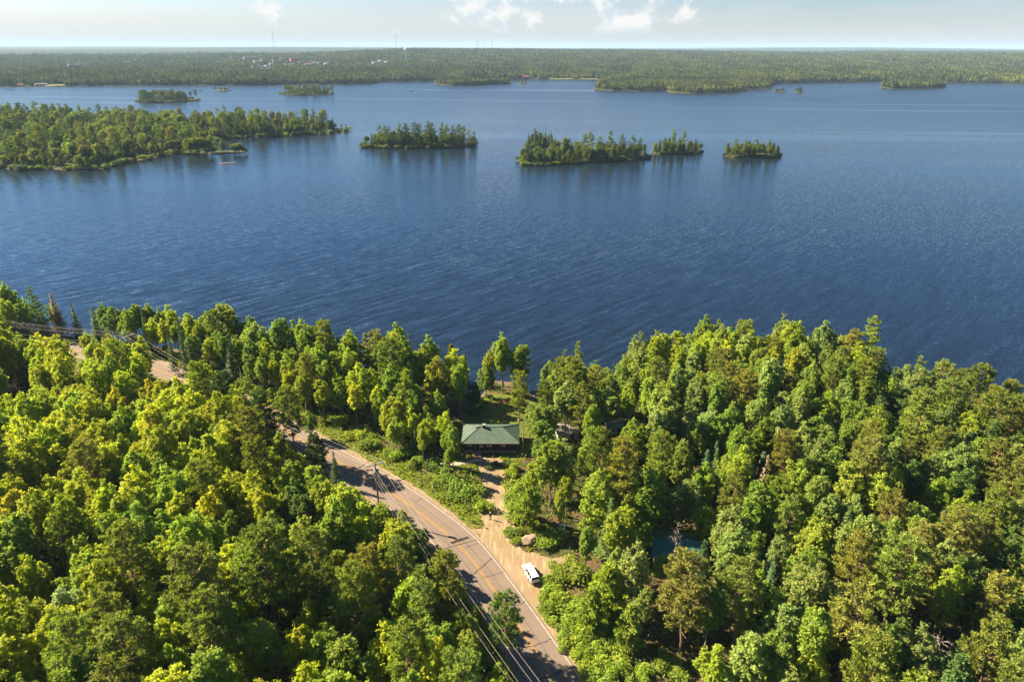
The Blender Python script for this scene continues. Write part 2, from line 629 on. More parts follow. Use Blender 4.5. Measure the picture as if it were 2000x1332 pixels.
def build_ground():
    xs = np.concatenate([np.arange(-420, -150, 4.0), np.arange(-150, 150, 1.25), np.arange(150, 341, 4.0)])
    ys = np.concatenate([np.arange(-60, 54, 3.0), np.arange(54, 262, 1.25), np.arange(262, 320, 3.0)])
    X, Y = np.meshgrid(xs, ys)
    Z = gh(X, Y)
    nx, ny = len(xs), len(ys)
    V = np.stack([X, Y, Z], -1).reshape(-1, 3)
    i = np.arange(nx * ny).reshape(ny, nx)
    F = np.stack([i[:-1, :-1], i[:-1, 1:], i[1:, 1:], i[1:, :-1]], -1).reshape(-1, 4)
    keep = ((shore_y(X) - Y) > -12).reshape(-1)
    F = F[keep[F].any(1)]
    rd = dist_line(X.ravel(), Y.ravel(), CENTRE)
    wob = (fbm(X / 6.0, Y / 6.0, 3, 2).ravel() - 0.5) * 5
    verge = sstep(11.0 + 0, 7.0, rd + wob * 0.6)
    lawn = inpoly(X.ravel() + wob * 0.4, Y.ravel() + wob[::-1] * 0.0, LAWN).astype(float)
    grass = np.maximum(verge, lawn)
    shore = sstep(3.0, 0.5, (shore_y(X) - Y).ravel())
    me = mesh_arrays('ground', V, [F], smooth=True)
    for nm, arr in (('grass', grass), ('shore', shore)):
        a = me.attributes.new(nm, 'FLOAT', 'POINT')
        a.data.foreach_set('value', arr.astype(np.float32))
    m, t, p, out = principled('forest_floor', (0.1, 0.08, 0.04), 0.95, 0.1)
    pos = t.n('ShaderNodeNewGeometry').outputs['Position']
    n1 = t.noise(pos, 0.35, 5.0, 0.65).outputs[0]
    n2 = t.noise(pos, 2.2, 4.0, 0.7).outputs[0]
    litter = t.mix(t.smooth(n2, 0.3, 0.7), (0.0570, 0.0395, 0.0228, 1), (0.1216, 0.0798, 0.0456, 1))
    moss = t.mix(t.smooth(n2, 0.3, 0.7), (0.0266, 0.0418, 0.0122, 1), (0.0608, 0.0760, 0.0190, 1))
    floor = t.mix(t.smooth(n1, 0.42, 0.58), litter, moss)
    gr = t.mix(t.smooth(n2, 0.3, 0.72), (0.0646, 0.0874, 0.0137, 1), (0.1140, 0.1254, 0.0243, 1))
    gr = t.mix(t.smooth(n1, 0.52, 0.7), gr, (0.1292, 0.1102, 0.0380, 1))
    ga = t.n('ShaderNodeAttribute', attribute_name='grass').outputs['Fac']
    col = t.mix(t.smooth(t.math('ADD', ga, t.math('MULTIPLY', t.math('SUBTRACT', n2, 0.5), 0.7)), 0.35, 0.65), floor, gr)
    sa = t.n('ShaderNodeAttribute', attribute_name='shore').outputs['Fac']
    col = t.mix(sa, col, (0.1292, 0.0912, 0.0646, 1))
    t.put(p.inputs['Base Color'], col)
    me.materials.append(m)
    o = link('ground', me)
    tag(o, kind='structure')
    return o


GROUND = build_ground()


# ------------------------------------------------------------------ the lake
def build_lake():
    s = 30000.0
    me = mesh_arrays('lake_water', [(-s, -200, 0), (s, -200, 0), (s, 34000, 0), (-s, 34000, 0)], [np.array([[0, 1, 2, 3]])])
    m = bpy.data.materials.new('lake_water')
    m.use_nodes = True
    t = NT(m.node_tree)
    out = t.n('ShaderNodeOutputMaterial')
    p = t.n('ShaderNodeBsdfPrincipled')
    pos = t.n('ShaderNodeNewGeometry').outputs['Position']
    x, y, z = t.sep(pos)
    dist = t.vmath('LENGTH', pos)

    def waves(lam, ang, aspect, slope, detail, seed, warp):
        """irregular crests: u runs across them, v along; returns the two slopes in world axes"""
        ca, sa = math.cos(ang), math.sin(ang)
        wv = t.noise(t.vmath('SCALE', pos, scale=1.0 / (lam * 9)), 1.0, 2.0).outputs[0]
        u = t.math('ADD', t.math('MULTIPLY', x, ca), t.math('MULTIPLY', y, sa))
        u = t.math('ADD', u, t.math('MULTIPLY', wv, warp * lam))
        v = t.math('SUBTRACT', t.math('MULTIPLY', y, ca), t.math('MULTIPLY', x, sa))
        vec = t.xyz(t.math('DIVIDE', u, lam), t.math('DIVIDE', v, lam * aspect), seed)
        nz = t.noise(vec, 1.0, detail, 0.6)
        su = t.math('MULTIPLY', t.math('SUBTRACT', nz.outputs[0], 0.5), slope * 2)
        cs = t.sep(nz.outputs['Color'])
        sv = t.math('MULTIPLY', t.math('SUBTRACT', cs[1], 0.5), slope * 0.8)
        return (t.math('SUBTRACT', t.math('MULTIPLY', su, ca), t.math('MULTIPLY', sv, sa)),
                t.math('ADD', t.math('MULTIPLY', su, sa), t.math('MULTIPLY', sv, ca)))
    parts = [waves(2.1, R(136), 9.0, 0.21, 0.6, 0.0, 1.6),
             waves(0.9, R(118), 5.0, 0.16, 1.0, 3.0, 1.2),
             waves(0.42, R(70), 2.0, 0.30, 2.0, 7.0, 1.0)]
    fade = (t.smooth(dist, 170, 450, 1.0, 0.2), t.smooth(dist, 250, 900, 1.0, 0.6), None)
    sx = sy = None
    for (a, b), f in zip(parts, fade):
        if f is not None:
            a = t.math('MULTIPLY', a, f); b = t.math('MULTIPLY', b, f)
        sx = a if sx is None else t.math('ADD', sx, a); sy = b if sy is None else t.math('ADD', sy, b)
    # calm slicks lying across the wind, and broad gust patches
    sv = t.xyz(t.math('DIVIDE', t.math('ADD', x, t.math('MULTIPLY', y, 0.35)), 1300.0), t.math('DIVIDE', t.math('SUBTRACT', y, t.math('MULTIPLY', x, -0.05)), 62.0), 2.0)
    slick = t.noise(sv, 1.0, 3.0, 0.55).outputs[0]
    slick = t.math('MULTIPLY', t.smooth(slick, 0.53, 0.70), t.smooth(y, 420, 640))
    gust = t.noise(t.xyz(t.math('DIVIDE', x, 260.0), t.math('DIVIDE', y, 110.0), 5.0), 1.0, 3.0, 0.5).outputs[0]
    amp = t.math('MULTIPLY', t.smooth(gust, 0.25, 0.75, 0.75, 1.15), t.math('SUBTRACT', 1.0, t.math('MULTIPLY', slick, 0.7)))
    sx = t.math('MULTIPLY', sx, amp); sy = t.math('MULTIPLY', sy, amp)
    nrm = t.vmath('NORMALIZE', t.xyz(t.math('MULTIPLY', sx, -1.0), t.math('MULTIPLY', sy, -1.0), 1.0))
    t.put(p.inputs['Normal'], nrm)
    t.put(p.inputs['Base Color'], (0.006, 0.0125, 0.024, 1))
    t.put(p.inputs['Roughness'], t.math('MULTIPLY', t.smooth(dist, 250, 1600, 0.06, 0.27), t.math('SUBTRACT', 1.0, t.math('MULTIPLY', slick, 0.45))))
    p.inputs['IOR'].default_value = 1.333
    p.inputs['Specular IOR Level'].default_value = 0.5
    t.put(out.inputs['Surface'], p.outputs[0])
    me.materials.append(m)
    o = link('lake_water', me)
    tag(o, kind='structure')


build_lake()


# ------------------------------------------------------------------ road, markings, gravel
def strip(line, d0, d1, z, i0=0, i1=None, jitter=0.0, seed=0):
    a = offset(line, d0)[i0:i1]; b = offset(line, d1)[i0:i1]
    n = len(a)
    if jitter:
        rr = np.random.default_rng(seed)
        t = np.gradient(a, axis=0); t /= np.linalg.norm(t, axis=1)[:, None]
        nn = np.stack([t[:, 1], -t[:, 0]], 1)
        ja = np.convolve(rr.normal(0, jitter, n + 4), np.ones(5) / 5, 'valid')
        jb = np.convolve(rr.normal(0, jitter, n + 4), np.ones(5) / 5, 'valid')
        a = a + nn * ja[:, None]; b = b + nn * jb[:, None]
    V = np.concatenate([np.c_[a, np.full(n, z)], np.c_[b, np.full(n, z)]])
    i = np.arange(n - 1)
    F = np.stack([i, i + 1, n + i + 1, n + i], 1)
    return V, F


def upward(V, F):
    f = F[0]
    nrm = np.cross(V[f[1]] - V[f[0]], V[f[2]] - V[f[1]])
    return F if nrm[2] > 0 else F[:, ::-1]


def build_road():
    S = SIDE
    V, F = strip(EDGE, -0.45 * S, (2 * LANE + 0.45) * S, ROAD_Z)
    m, t, p, out = principled('worn_asphalt', (0.2, 0.17, 0.15), 0.9, 0.25)
    pos = t.n('ShaderNodeNewGeometry').outputs['Position']
    n1 = t.noise(pos, 0.25, 4.0, 0.6).outputs[0]
    n2 = t.noise(pos, 6.0, 4.0, 0.7).outputs[0]
    la = t.n('ShaderNodeAttribute', attribute_name='across').outputs['Fac']
    # wheel paths polished paler, lane middles a little darker from oil
    wheel = t.math('ABSOLUTE', t.math('SINE', t.math('MULTIPLY', la, 2 * math.pi)))
    c = t.mix(t.smooth(n1, 0.3, 0.7), (0.1360, 0.1046, 0.0883, 1), (0.1609, 0.1269, 0.1064, 1))
    c = t.mix(t.math('MULTIPLY', wheel, 0.35), c, (0.1858, 0.1460, 0.1224, 1))
    c = t.mix(t.smooth(n2, 0.3, 0.75, 0.0, 0.4), c, (0.0997, 0.0804, 0.0683, 1))
    t.put(p.inputs['Base Color'], c)
    n = len(V) // 2
    k = 9
    # several strips across so that the lanes can be told apart
    W = []; A = []
    for j in range(k):
        f = j / (k - 1)
        W.append(V[:n] * (1 - f) + V[n:] * f); A.append(np.full(n, f))
    W = np.concatenate(W); A = np.concatenate(A)
    i = np.arange(n - 1)
    Fs = np.concatenate([np.stack([j * n + i, j * n + i + 1, (j + 1) * n + i + 1, (j + 1) * n + i], 1) for j in range(k - 1)])
    me = mesh_arrays('road', W, [upward(W, Fs)], [m], smooth=True)
    a = me.attributes.new('across', 'FLOAT', 'POINT'); a.data.foreach_set('value', A.astype(np.float32))
    tag(link('road', me), kind='structure')

    wm = mottled('white_road_paint', (0.468, 0.433, 0.391), (0.306, 0.272, 0.238), 1.5, 0.7)
    ym = mottled('yellow_road_paint', (0.46, 0.24, 0.035), (0.30, 0.17, 0.045), 1.2, 0.7)
    for nm, d0, d1, mm in (('white_edge_line', -0.09, 0.09, wm), ('white_edge_line', 2 * LANE - 0.09, 2 * LANE + 0.09, wm),
                           ('yellow_centre_line', LANE - 0.21, LANE - 0.07, ym), ('yellow_centre_line', LANE + 0.07, LANE + 0.21, ym)):
        V, F = strip(EDGE, d0 * S, d1 * S, ROAD_Z + 0.006, jitter=0.015, seed=3)
        tag(link(nm, mesh_arrays(nm, V, [upward(V, F)], [mm])), kind='structure')

    tar = principled('tar', (0.035, 0.03, 0.03), 0.6, 0.3)[0]
    rr = np.random.default_rng(8)
    # sealed cracks: (photo position on the lake-side line, how far across, skew)
    V = []; F = []
    cracks = [((716, 906), 0.0, 0.98, 0.25), ((823, 972), 0.0, 0.3, 0.1), ((926, 1060), 0.0, 1.0, 0.3), ((958, 1090), 0.02, 0.75, -0.9), ((935, 1062), 0.05, 0.42, 0.2), ((1026, 1176), 0.0, 0.45, 0.15),
              ((1075, 1246), 0.0, 0.6, 0.2), ((1112, 1300), 0.0, 0.9, 0.1), ((985, 1118), 0.0, 0.55, 0.1)]
    for (cx, cy_), f0, f1, skew in cracks:
        q = np.array(at(cx, cy_, ROAD_Z)[:2])
        i = int(np.argmin(np.linalg.norm(EDGE - q, axis=1)))
        i = min(max(i, 2), len(EDGE) - 3)
        t_ = EDGE[i + 1] - EDGE[i - 1]; t_ /= np.linalg.norm(t_)
        nn = (FAR_EDGE[i] - EDGE[i]); nn /= np.linalg.norm(nn)
        K = 14
        w = 0.07 if f1 < 0.7 else 0.11
        b = len(V)
        wig = 0
        for k in range(K):
            f = f0 + (f1 - f0) * k / (K - 1)
            wig += rr.normal(0, 0.07)
            c0 = EDGE[i] + nn * f * 2 * LANE + t_ * (skew * f * 3 + wig)
            ww = w * rr.uniform(0.6, 1.2)
            V += [(*(c0 - t_ * ww), ROAD_Z + 0.011), (*(c0 + t_ * ww), ROAD_Z + 0.011)]
        F += [(b + 2 * k, b + 2 * k + 1, b + 2 * k + 3, b + 2 * k + 2) for k in range(K - 1)]
    # lengthwise seams in the lanes
    for off in (0.30, 0.72):
        b = len(V)
        ln = offset(EDGE, S * 2 * LANE * off)[70:190]
        t_ = np.gradient(ln, axis=0); t_ /= np.linalg.norm(t_, axis=1)[:, None]
        for k in range(len(ln)):
            wv = np.array([t_[k][1], -t_[k][0]])
            c0 = ln[k] + wv * (math.sin(k * 0.35 + off * 9) * 0.06)
            ww = 0.02 + 0.02 * abs(math.sin(k * 1.7))
            V += [(*(c0 - wv * ww), ROAD_Z + 0.016), (*(c0 + wv * ww), ROAD_Z + 0.016)]
        F += [(b + 2 * k, b + 2 * k + 1, b + 2 * k + 3, b + 2 * k + 2) for k in range(len(ln) - 1)]
    V = np.array(V); F = np.array(F)
    fl = np.cross(V[F[:, 1]] - V[F[:, 0]], V[F[:, 2]] - V[F[:, 1]])[:, 2] < 0
    F[fl] = F[fl][:, ::-1]
    tag(link('tar_seam', mesh_arrays('tar_seam', V, [F], [tar])), kind='structure')


build_road()


def cells(test, x0, x1, y0, y1, s, z, name, mat, seed=1):
    """ground sheet made of small cells whose outline is ragged"""
    nx, ny = int((x1 - x0) / s), int((y1 - y0) / s)
    X, Y = np.meshgrid(x0 + s * np.arange(nx + 1), y0 + s * np.arange(ny + 1))
    cx = X[:-1, :-1] + s / 2; cyy = Y[:-1, :-1] + s / 2
    ok = test(cx, cyy)
    rr = np.random.default_rng(seed)
    JX = X + rr.uniform(-0.3, 0.3, X.shape) * s; JY = Y + rr.uniform(-0.3, 0.3, X.shape) * s
    Z = z(JX, JY)
    i = np.arange((nx + 1) * (ny + 1)).reshape(ny + 1, nx + 1)
    F = np.stack([i[:-1, :-1], i[:-1, 1:], i[1:, 1:], i[1:, :-1]], -1)[ok]
    used = np.unique(F)
    mp = np.zeros((nx + 1) * (ny + 1), dtype=np.int64); mp[used] = np.arange(len(used))
    V = np.stack([JX, JY, Z], -1).reshape(-1, 3)[used]
    return tag(link(name, mesh_arrays(name, V, [mp[F]], [mat], smooth=True)), kind='structure')


def build_gravel():
    m, t, p, out = principled('tan_gravel', (0.35, 0.27, 0.18), 0.95, 0.1)
    pos = t.n('ShaderNodeNewGeometry').outputs['Position']
    n1 = t.noise(pos, 0.3, 4.0, 0.6).outputs[0]
    n2 = t.noise(pos, 5.0, 5.0, 0.75).outputs[0]
    c = t.mix(t.smooth(n1, 0.3, 0.7), (0.2034, 0.1457, 0.0860, 1), (0.2392, 0.1867, 0.1248, 1))
    c = t.mix(t.smooth(n2, 0.35, 0.8, 0.0, 0.6), c, (0.1217, 0.0860, 0.0535, 1))
    n3 = t.noise(pos, 0.9, 4.0, 0.7).outputs[0]
    c = t.mix(t.smooth(n3, 0.56, 0.7, 0.0, 0.6), c, (0.1678, 0.1573, 0.0577, 1))
    # faint tyre-worn streaks running with the drive, and damp darker patches
    n4 = t.noise(t.vmath('MULTIPLY', pos, (1.9, 0.22, 1.0)), 1.0, 3.0, 0.6).outputs[0]
    c = t.mix(t.smooth(n4, 0.50, 0.66, 0.0, 0.55), c, (0.36, 0.285, 0.20, 1))
    n5 = t.noise(pos, 0.22, 5.0, 0.7).outputs[0]
    c = t.mix(t.smooth(n5, 0.54, 0.68, 0.0, 0.5), c, (0.15, 0.115, 0.078, 1))
    t.put(p.inputs['Base Color'], c)

    def drv(x, y):
        w = (fbm(x / 2.3, y / 2.3, 21, 3) - 0.5) * 2.2
        d = dist_line(x.ravel(), y.ravel(), DRIVE).reshape(x.shape)
        return (d + w < 3.0) | inpoly(x + w * 0.9, y + w * 0.6, PARK)

    def shoulder(x, y):
        w = (fbm(x / 2.0, y / 2.0, 31, 3) - 0.5) * 1.6
        d = dist_line(x.ravel(), y.ravel(), CENTRE).reshape(x.shape)
        return (d > LANE + 0.2) & (d + w < LANE + 1.3)

    base = lambda x, y: np.maximum(gh(x, y), gh(x + 0.5, y)) + 0.035
    cells(drv, -14, 26, 66, 134, 0.24, base, 'gravel_drive', m)
    cells(shoulder, -120, 34, 40, 190, 0.3, lambda x, y: np.full(x.shape, ROAD_Z - 0.02), 'gravel_shoulder', m, 4)
    # concrete footpath across the yard and the trodden path to the deck
    walk = catmull([tuple(at(x, y, 4)[:2]) for x, y in [(836, 911), (870, 907), (905, 905), (932, 899), (946, 896)]], 0.5)

    def wk(x, y):
        return dist_line(x.ravel(), y.ravel(), walk).reshape(x.shape) < 0.55
    cells(wk, -24, 0, 120, 136, 0.25, lambda x, y: gh(x, y) + 0.06, 'footpath', M['concrete'], 6)


build_gravel()


# ------------------------------------------------------------------ islands and the peninsula
ISLES = {}


def island(name, poly, top, key, seed, rock=0.6, kind='structure'):
    """poly: shoreline at lake level; a low dome with a ragged rocky rim"""
    P = np.array([(p[0], p[1]) for p in poly])
    # densify
    Q = []
    rr = np.random.default_rng(seed)
    for i in range(len(P)):
        a, b = P[i], P[(i + 1) % len(P)]
        n = max(1, int(np.linalg.norm(b - a) / 7))
        for k in range(n):
            Q.append(a + (b - a) * k / n + rr.normal(0, 0.9, 2))
    Q = np.array(Q)
    c = Q.mean(0)
    n = len(Q)
    rings = [(1.01, -0.8), (1.0, 0.1), (0.985, rock), (0.93, rock + 0.25 * top), (0.6, 0.8 * top), (0.3, top)]
    V = []
    for s, z in rings:
        zz = z + (rr.normal(0, 0.18, n) if 0 < z < top else 0)
        V.append(np.c_[c + (Q - c) * s, np.full(n, 0.0) + zz])
    V = np.concatenate(V + [np.array([[c[0], c[1], top]])])
    F = []
    for r in range(len(rings) - 1):
        for k in range(n):
            j = (k + 1) % n
            F.append((r * n + k, r * n + j, (r + 1) * n + j, (r + 1) * n + k))
    T = [((len(rings) - 1) * n + k, (len(rings) - 1) * n + (k + 1) % n, len(V) - 1) for k in range(n)]
    area = 0.5 * sum(Q[k][0] * Q[(k + 1) % n][1] - Q[(k + 1) % n][0] * Q[k][1] for k in range(n))
    F = np.array(F); T = np.array(T)
    if area < 0:
        F = F[:, ::-1]; T = T[:, ::-1]
    me = mesh_arrays(name, V, [F, T], [M['isle']], smooth=True)
    o = tag(link(name, me), kind=kind)
    ISLES[key] = (Q, c, top)
    return o


def isle_mat():
    m, t, p, out = principled('island_ground', (0.1, 0.08, 0.05), 0.95, 0.1)
    pos = t.n('ShaderNodeNewGeometry').outputs['Position']
    z = t.sep(pos)[2]
    nz = t.noise(pos, 0.16, 4.0, 0.7).outputs[0]
    rock = t.mix(t.smooth(nz, 0.35, 0.65), (0.0570, 0.0471, 0.0380, 1), (0.1444, 0.1064, 0.0722, 1))
    soil = t.mix(t.smooth(nz, 0.35, 0.65), (0.0266, 0.0365, 0.0122, 1), (0.0570, 0.0646, 0.0198, 1))
    f = t.smooth(t.math('ADD', z, t.math('MULTIPLY', nz, 1.2)), 0.75, 1.15)
    c = t.mix(f, rock, soil)
    wet = t.smooth(z, 0.1, 0.45, 0.45, 1.0)
    t.put(p.inputs['Base Color'], t.mix(1.0, c, t.xyz(wet, wet, wet), 'MULTIPLY'))
    return m


M['isle'] = isle_mat()


def W(px):
    return [tuple(at(x, y, 0)[:2]) for x, y in px]


# front waterlines are read off the photo; the hidden back shores are set from the height of the trees that stand there
island('peninsula', W([(-260, 318), (-120, 324), (0, 329), (45, 333), (90, 332), (150, 333), (203, 331), (245, 320), (290, 312), (325, 304), (352, 301), (380, 302), (413, 297), (428, 292), (420, 284), (418, 276), (440, 272), (480, 270), (525, 268),
                        (580, 265), (647, 261), (679, 258), (681, 254), (650, 250), (590, 246), (520, 246), (440, 243), (330, 240), (200, 236), (80, 232), (-120, 228), (-300, 228)]), 2.6, 'peninsula', 1)
island('spit', W([(405, 300), (428, 301), (455, 300), (478, 299.5), (485, 297), (470, 295), (440, 295.5), (415, 296)]), 0.7, 'spit', 2, 0.4)
island('island', W([(702, 284), (706, 288), (735, 290), (790, 291), (850, 290.5), (890, 289), (925, 286), (932, 283), (920, 279), (870, 276), (790, 275), (735, 279), (715, 282)]), 1.6, 'oval', 3)
island('island', W([(1015, 322), (1032, 325), (1062, 325), (1100, 323), (1150, 319), (1200, 316), (1245, 312), (1274, 309), (1262, 304), (1220, 301), (1150, 301), (1090, 302), (1040, 306), (1018, 312)]), 1.8, 'long', 4)
island('island', W([(1028, 286), (1040, 288), (1070, 286), (1094, 284), (1090, 279), (1060, 277), (1036, 279)]), 1.5, 'behind', 5)
island('island', W([(1273, 298), (1290, 302), (1312, 303.5), (1345, 302), (1372, 299), (1374, 297), (1350, 293), (1310, 291), (1284, 293)]), 1.5, 'peaked', 6)
island('island', W([(1412, 304), (1425, 308), (1460, 309.5), (1500, 309), (1524, 308), (1526, 304), (1500, 299), (1450, 298), (1422, 300)]), 1.5, 'east', 7)
island('island', W([(265, 199), (285, 201.5), (330, 200.5), (388, 197.5), (390, 194), (340, 193), (285, 194)]), 1.5, 'farleft', 8)
island('island', W([(416, 178.5), (430, 179.5), (452, 178.5), (446, 176.5), (425, 176.5)]), 1.0, 'dot', 9)
island('island', W([(546, 184.5), (575, 187), (615, 186.5), (651, 184.5), (652, 181.5), (610, 180.5), (565, 181.5)]), 1.5, 'farmid', 10)
island('island', W([(1512, 181), (1522, 182), (1534, 181.2), (1530, 179.5), (1516, 179.5)]), 0.8, 'islet', 11)
island('island', W([(1551, 181), (1560, 182), (1572, 181), (1566, 179.5), (1555, 179.5)]), 0.8, 'islet2', 12)
island('island', W([(1714, 172), (1740, 174), (1800, 174), (1848, 172), (1847, 169), (1800, 167.5), (1730, 168)]), 2.0, 'fareast', 13)
island('island', W([(846, 165), (880, 168), (940, 167), (1003, 163.5), (1000, 162), (930, 161), (860, 161.5)]), 2.0, 'farpoint', 14)
island('island', W([(1011, 164), (1022, 165.2), (1035, 164.2), (1030, 162.8), (1016, 162.8)]), 1.0, 'fardot', 15)
island('headland', W([(1159, 175), (1180, 178), (1240, 178.5), (1300, 178), (1310, 182.5), (1350, 183.5), (1400, 183), (1445, 180.5), (1460, 176.5), (1505, 174), (1512, 168), (1520, 160), (1300, 158), (1175, 160), (1165, 168)]), 6.0, 'headland', 16)


# ------------------------------------------------------------------ the far shore and the land to the horizon
_far_px = [(-700, 178), (-400, 175), (-200, 173), (0, 170), (100, 169.5), (300, 168), (480, 167), (620, 165.5), (690, 164.5), (725, 164), (750, 160.5), (800, 159.5), (850, 159), (1000, 156.5), (1060, 156.3), (1160, 157), (1300, 160),
           (1420, 163), (1510, 164.5), (1560, 163), (1640, 161.5), (1700, 160.5), (1850, 162), (2000, 164.5), (2200, 167), (2500, 170), (2800, 174)]
_fw = [at(x, y, 0) for x, y in _far_px]
FAZ = np.array([math.atan2(p.x, p.y) for p in _fw]); FRS = np.array([math.hypot(p.x, p.y) for p in _fw])


def far_height(az, r):
    """height of the far land at azimuth az and ground distance r"""
    az = np.asarray(az, dtype=float); r = np.asarray(r, dtype=float)
    rs = np.interp(az, FAZ, FRS)
    d = r - rs
    plate = np.interp(az, [-0.75, -0.45, -0.30, -0.15, 0.0, 0.15, 0.3, 0.5, 0.75], [22, 22, 26, 56, 60, 56, 46, 44, 44])
    x = r * np.sin(az); y = r * np.cos(az)
    lump = (fbm(x / 700.0, y / 900.0, 41, 3) - 0.5) * 26 * sstep(150, 1500, d)
    h = 1.0 * sstep(0, 12, d) + 7 * sstep(10, 260, d) + (plate - 8) * sstep(300, 2900, d) + lump
    drop = sstep(5200, 7600, r)
    far = 42 + (fbm(x / 3800.0, y / 2600.0, 47, 3) - 0.5) * 64 + 34 * np.exp(-((az - 0.42) / 0.16) ** 2) * sstep(9000, 15000, r)
    return h * (1 - drop) + np.clip(far, 4, 86) * drop - 3 * sstep(0, -15, d)


def build_far_land():
    az = np.linspace(-1.02, 1.02, 620)
    k = np.concatenate([[-30, -6, 0, 8, 16, 30, 50], np.geomspace(75, 26000, 150)])
    A, K = np.meshgrid(az, k)
    rs = np.interp(A, FAZ, FRS)
    ragged = (fbm(A * 150, A * 0 + 1, 51, 3) - 0.5) * 45
    Rr = rs + K + ragged * sstep(900, 0, K)
    Z = far_height(A, Rr - ragged * sstep(900, 0, K))
    bumps = (fbm(A * 900, np.log(Rr) * 240, 53, 2) - 0.5) * 9 * sstep(300, 900, K)
    Z = Z + bumps + 9 * sstep(2600, 4200, K)
    X = Rr * np.sin(A); Y = Rr * np.cos(A)
    i = np.arange(A.size).reshape(A.shape)
    F = np.stack([i[:-1, :-1], i[:-1, 1:], i[1:, 1:], i[1:, :-1]], -1).reshape(-1, 4)
    m, t, p, out = principled('far_woodland', (0.05, 0.07, 0.03), 0.95, 0.05)
    pos = t.n('ShaderNodeNewGeometry').outputs['Position']
    n1 = t.noise(pos, 0.004, 4.0, 0.6).outputs[0]
    n2 = t.noise(pos, 0.055, 3.0, 0.7).outputs[0]
    c = t.mix(t.smooth(n2, 0.35, 0.68), (0.012, 0.024, 0.012, 1), (0.055, 0.072, 0.022, 1))
    c = t.mix(t.smooth(n1, 0.45, 0.62, 0.0, 0.6), c, (0.016, 0.030, 0.016, 1))
    t.put(p.inputs['Base Color'], c)
    me = mesh_arrays('far_land', np.stack([X, Y, Z], -1).reshape(-1, 3), [F[:, ::-1]], [m], smooth=True)
    v = np.array(me.polygons[5000].normal)
    if v[2] < 0:
        me.flip_normals()
    tag(link('far_land', me), kind='structure')


build_far_land()


# ------------------------------------------------------------------ built things
def pane_window(parent, c, w, h, face, frame=0.12, mat='white'):
    """window lying in the plane y = c.y, facing -y (face = -1) in the parent's space: frame of four bars, pane behind"""
    fr = MB()
    x, y, z = c
    fr.box((x, y - 0.03, z + h / 2 + frame / 2), (w + 2 * frame, 0.10, frame)).box((x, y - 0.03, z - h / 2 - frame / 2), (w + 2 * frame, 0.14, frame))
    fr.box((x - w / 2 - frame / 2, y - 0.03, z), (frame, 0.10, h)).box((x + w / 2 + frame / 2, y - 0.03, z), (frame, 0.10, h))
    f = fr.build('window', M[mat], parent)
    MB().box((x, y + 0.0, z), (w, 0.04, h)).build('pane', M['glass'], f)
    return f


def hip_roof(W_, D_, z0, z1, ridge, t=0.16):
    """hip roof slab over W_ x D_ centred on the origin"""
    m = MB()
    for dz, s in ((0, 1.0),):
        e = [(-W_ / 2, -D_ / 2, z0), (W_ / 2, -D_ / 2, z0), (W_ / 2, D_ / 2, z0), (-W_ / 2, D_ / 2, z0)]
        r = [(-ridge / 2, 0, z1), (ridge / 2, 0, z1)]
        lo = [(p[0], p[1], p[2] - t) for p in e]
        m.v += e + r + lo
        m.f += [(0, 1, 5, 4), (1, 2, 5), (2, 3, 4, 5), (3, 0, 4), (6, 7, 1, 0), (7, 8, 2, 1), (8, 9, 3, 2), (9, 6, 0, 3), (9, 8, 7, 6)]
    return m


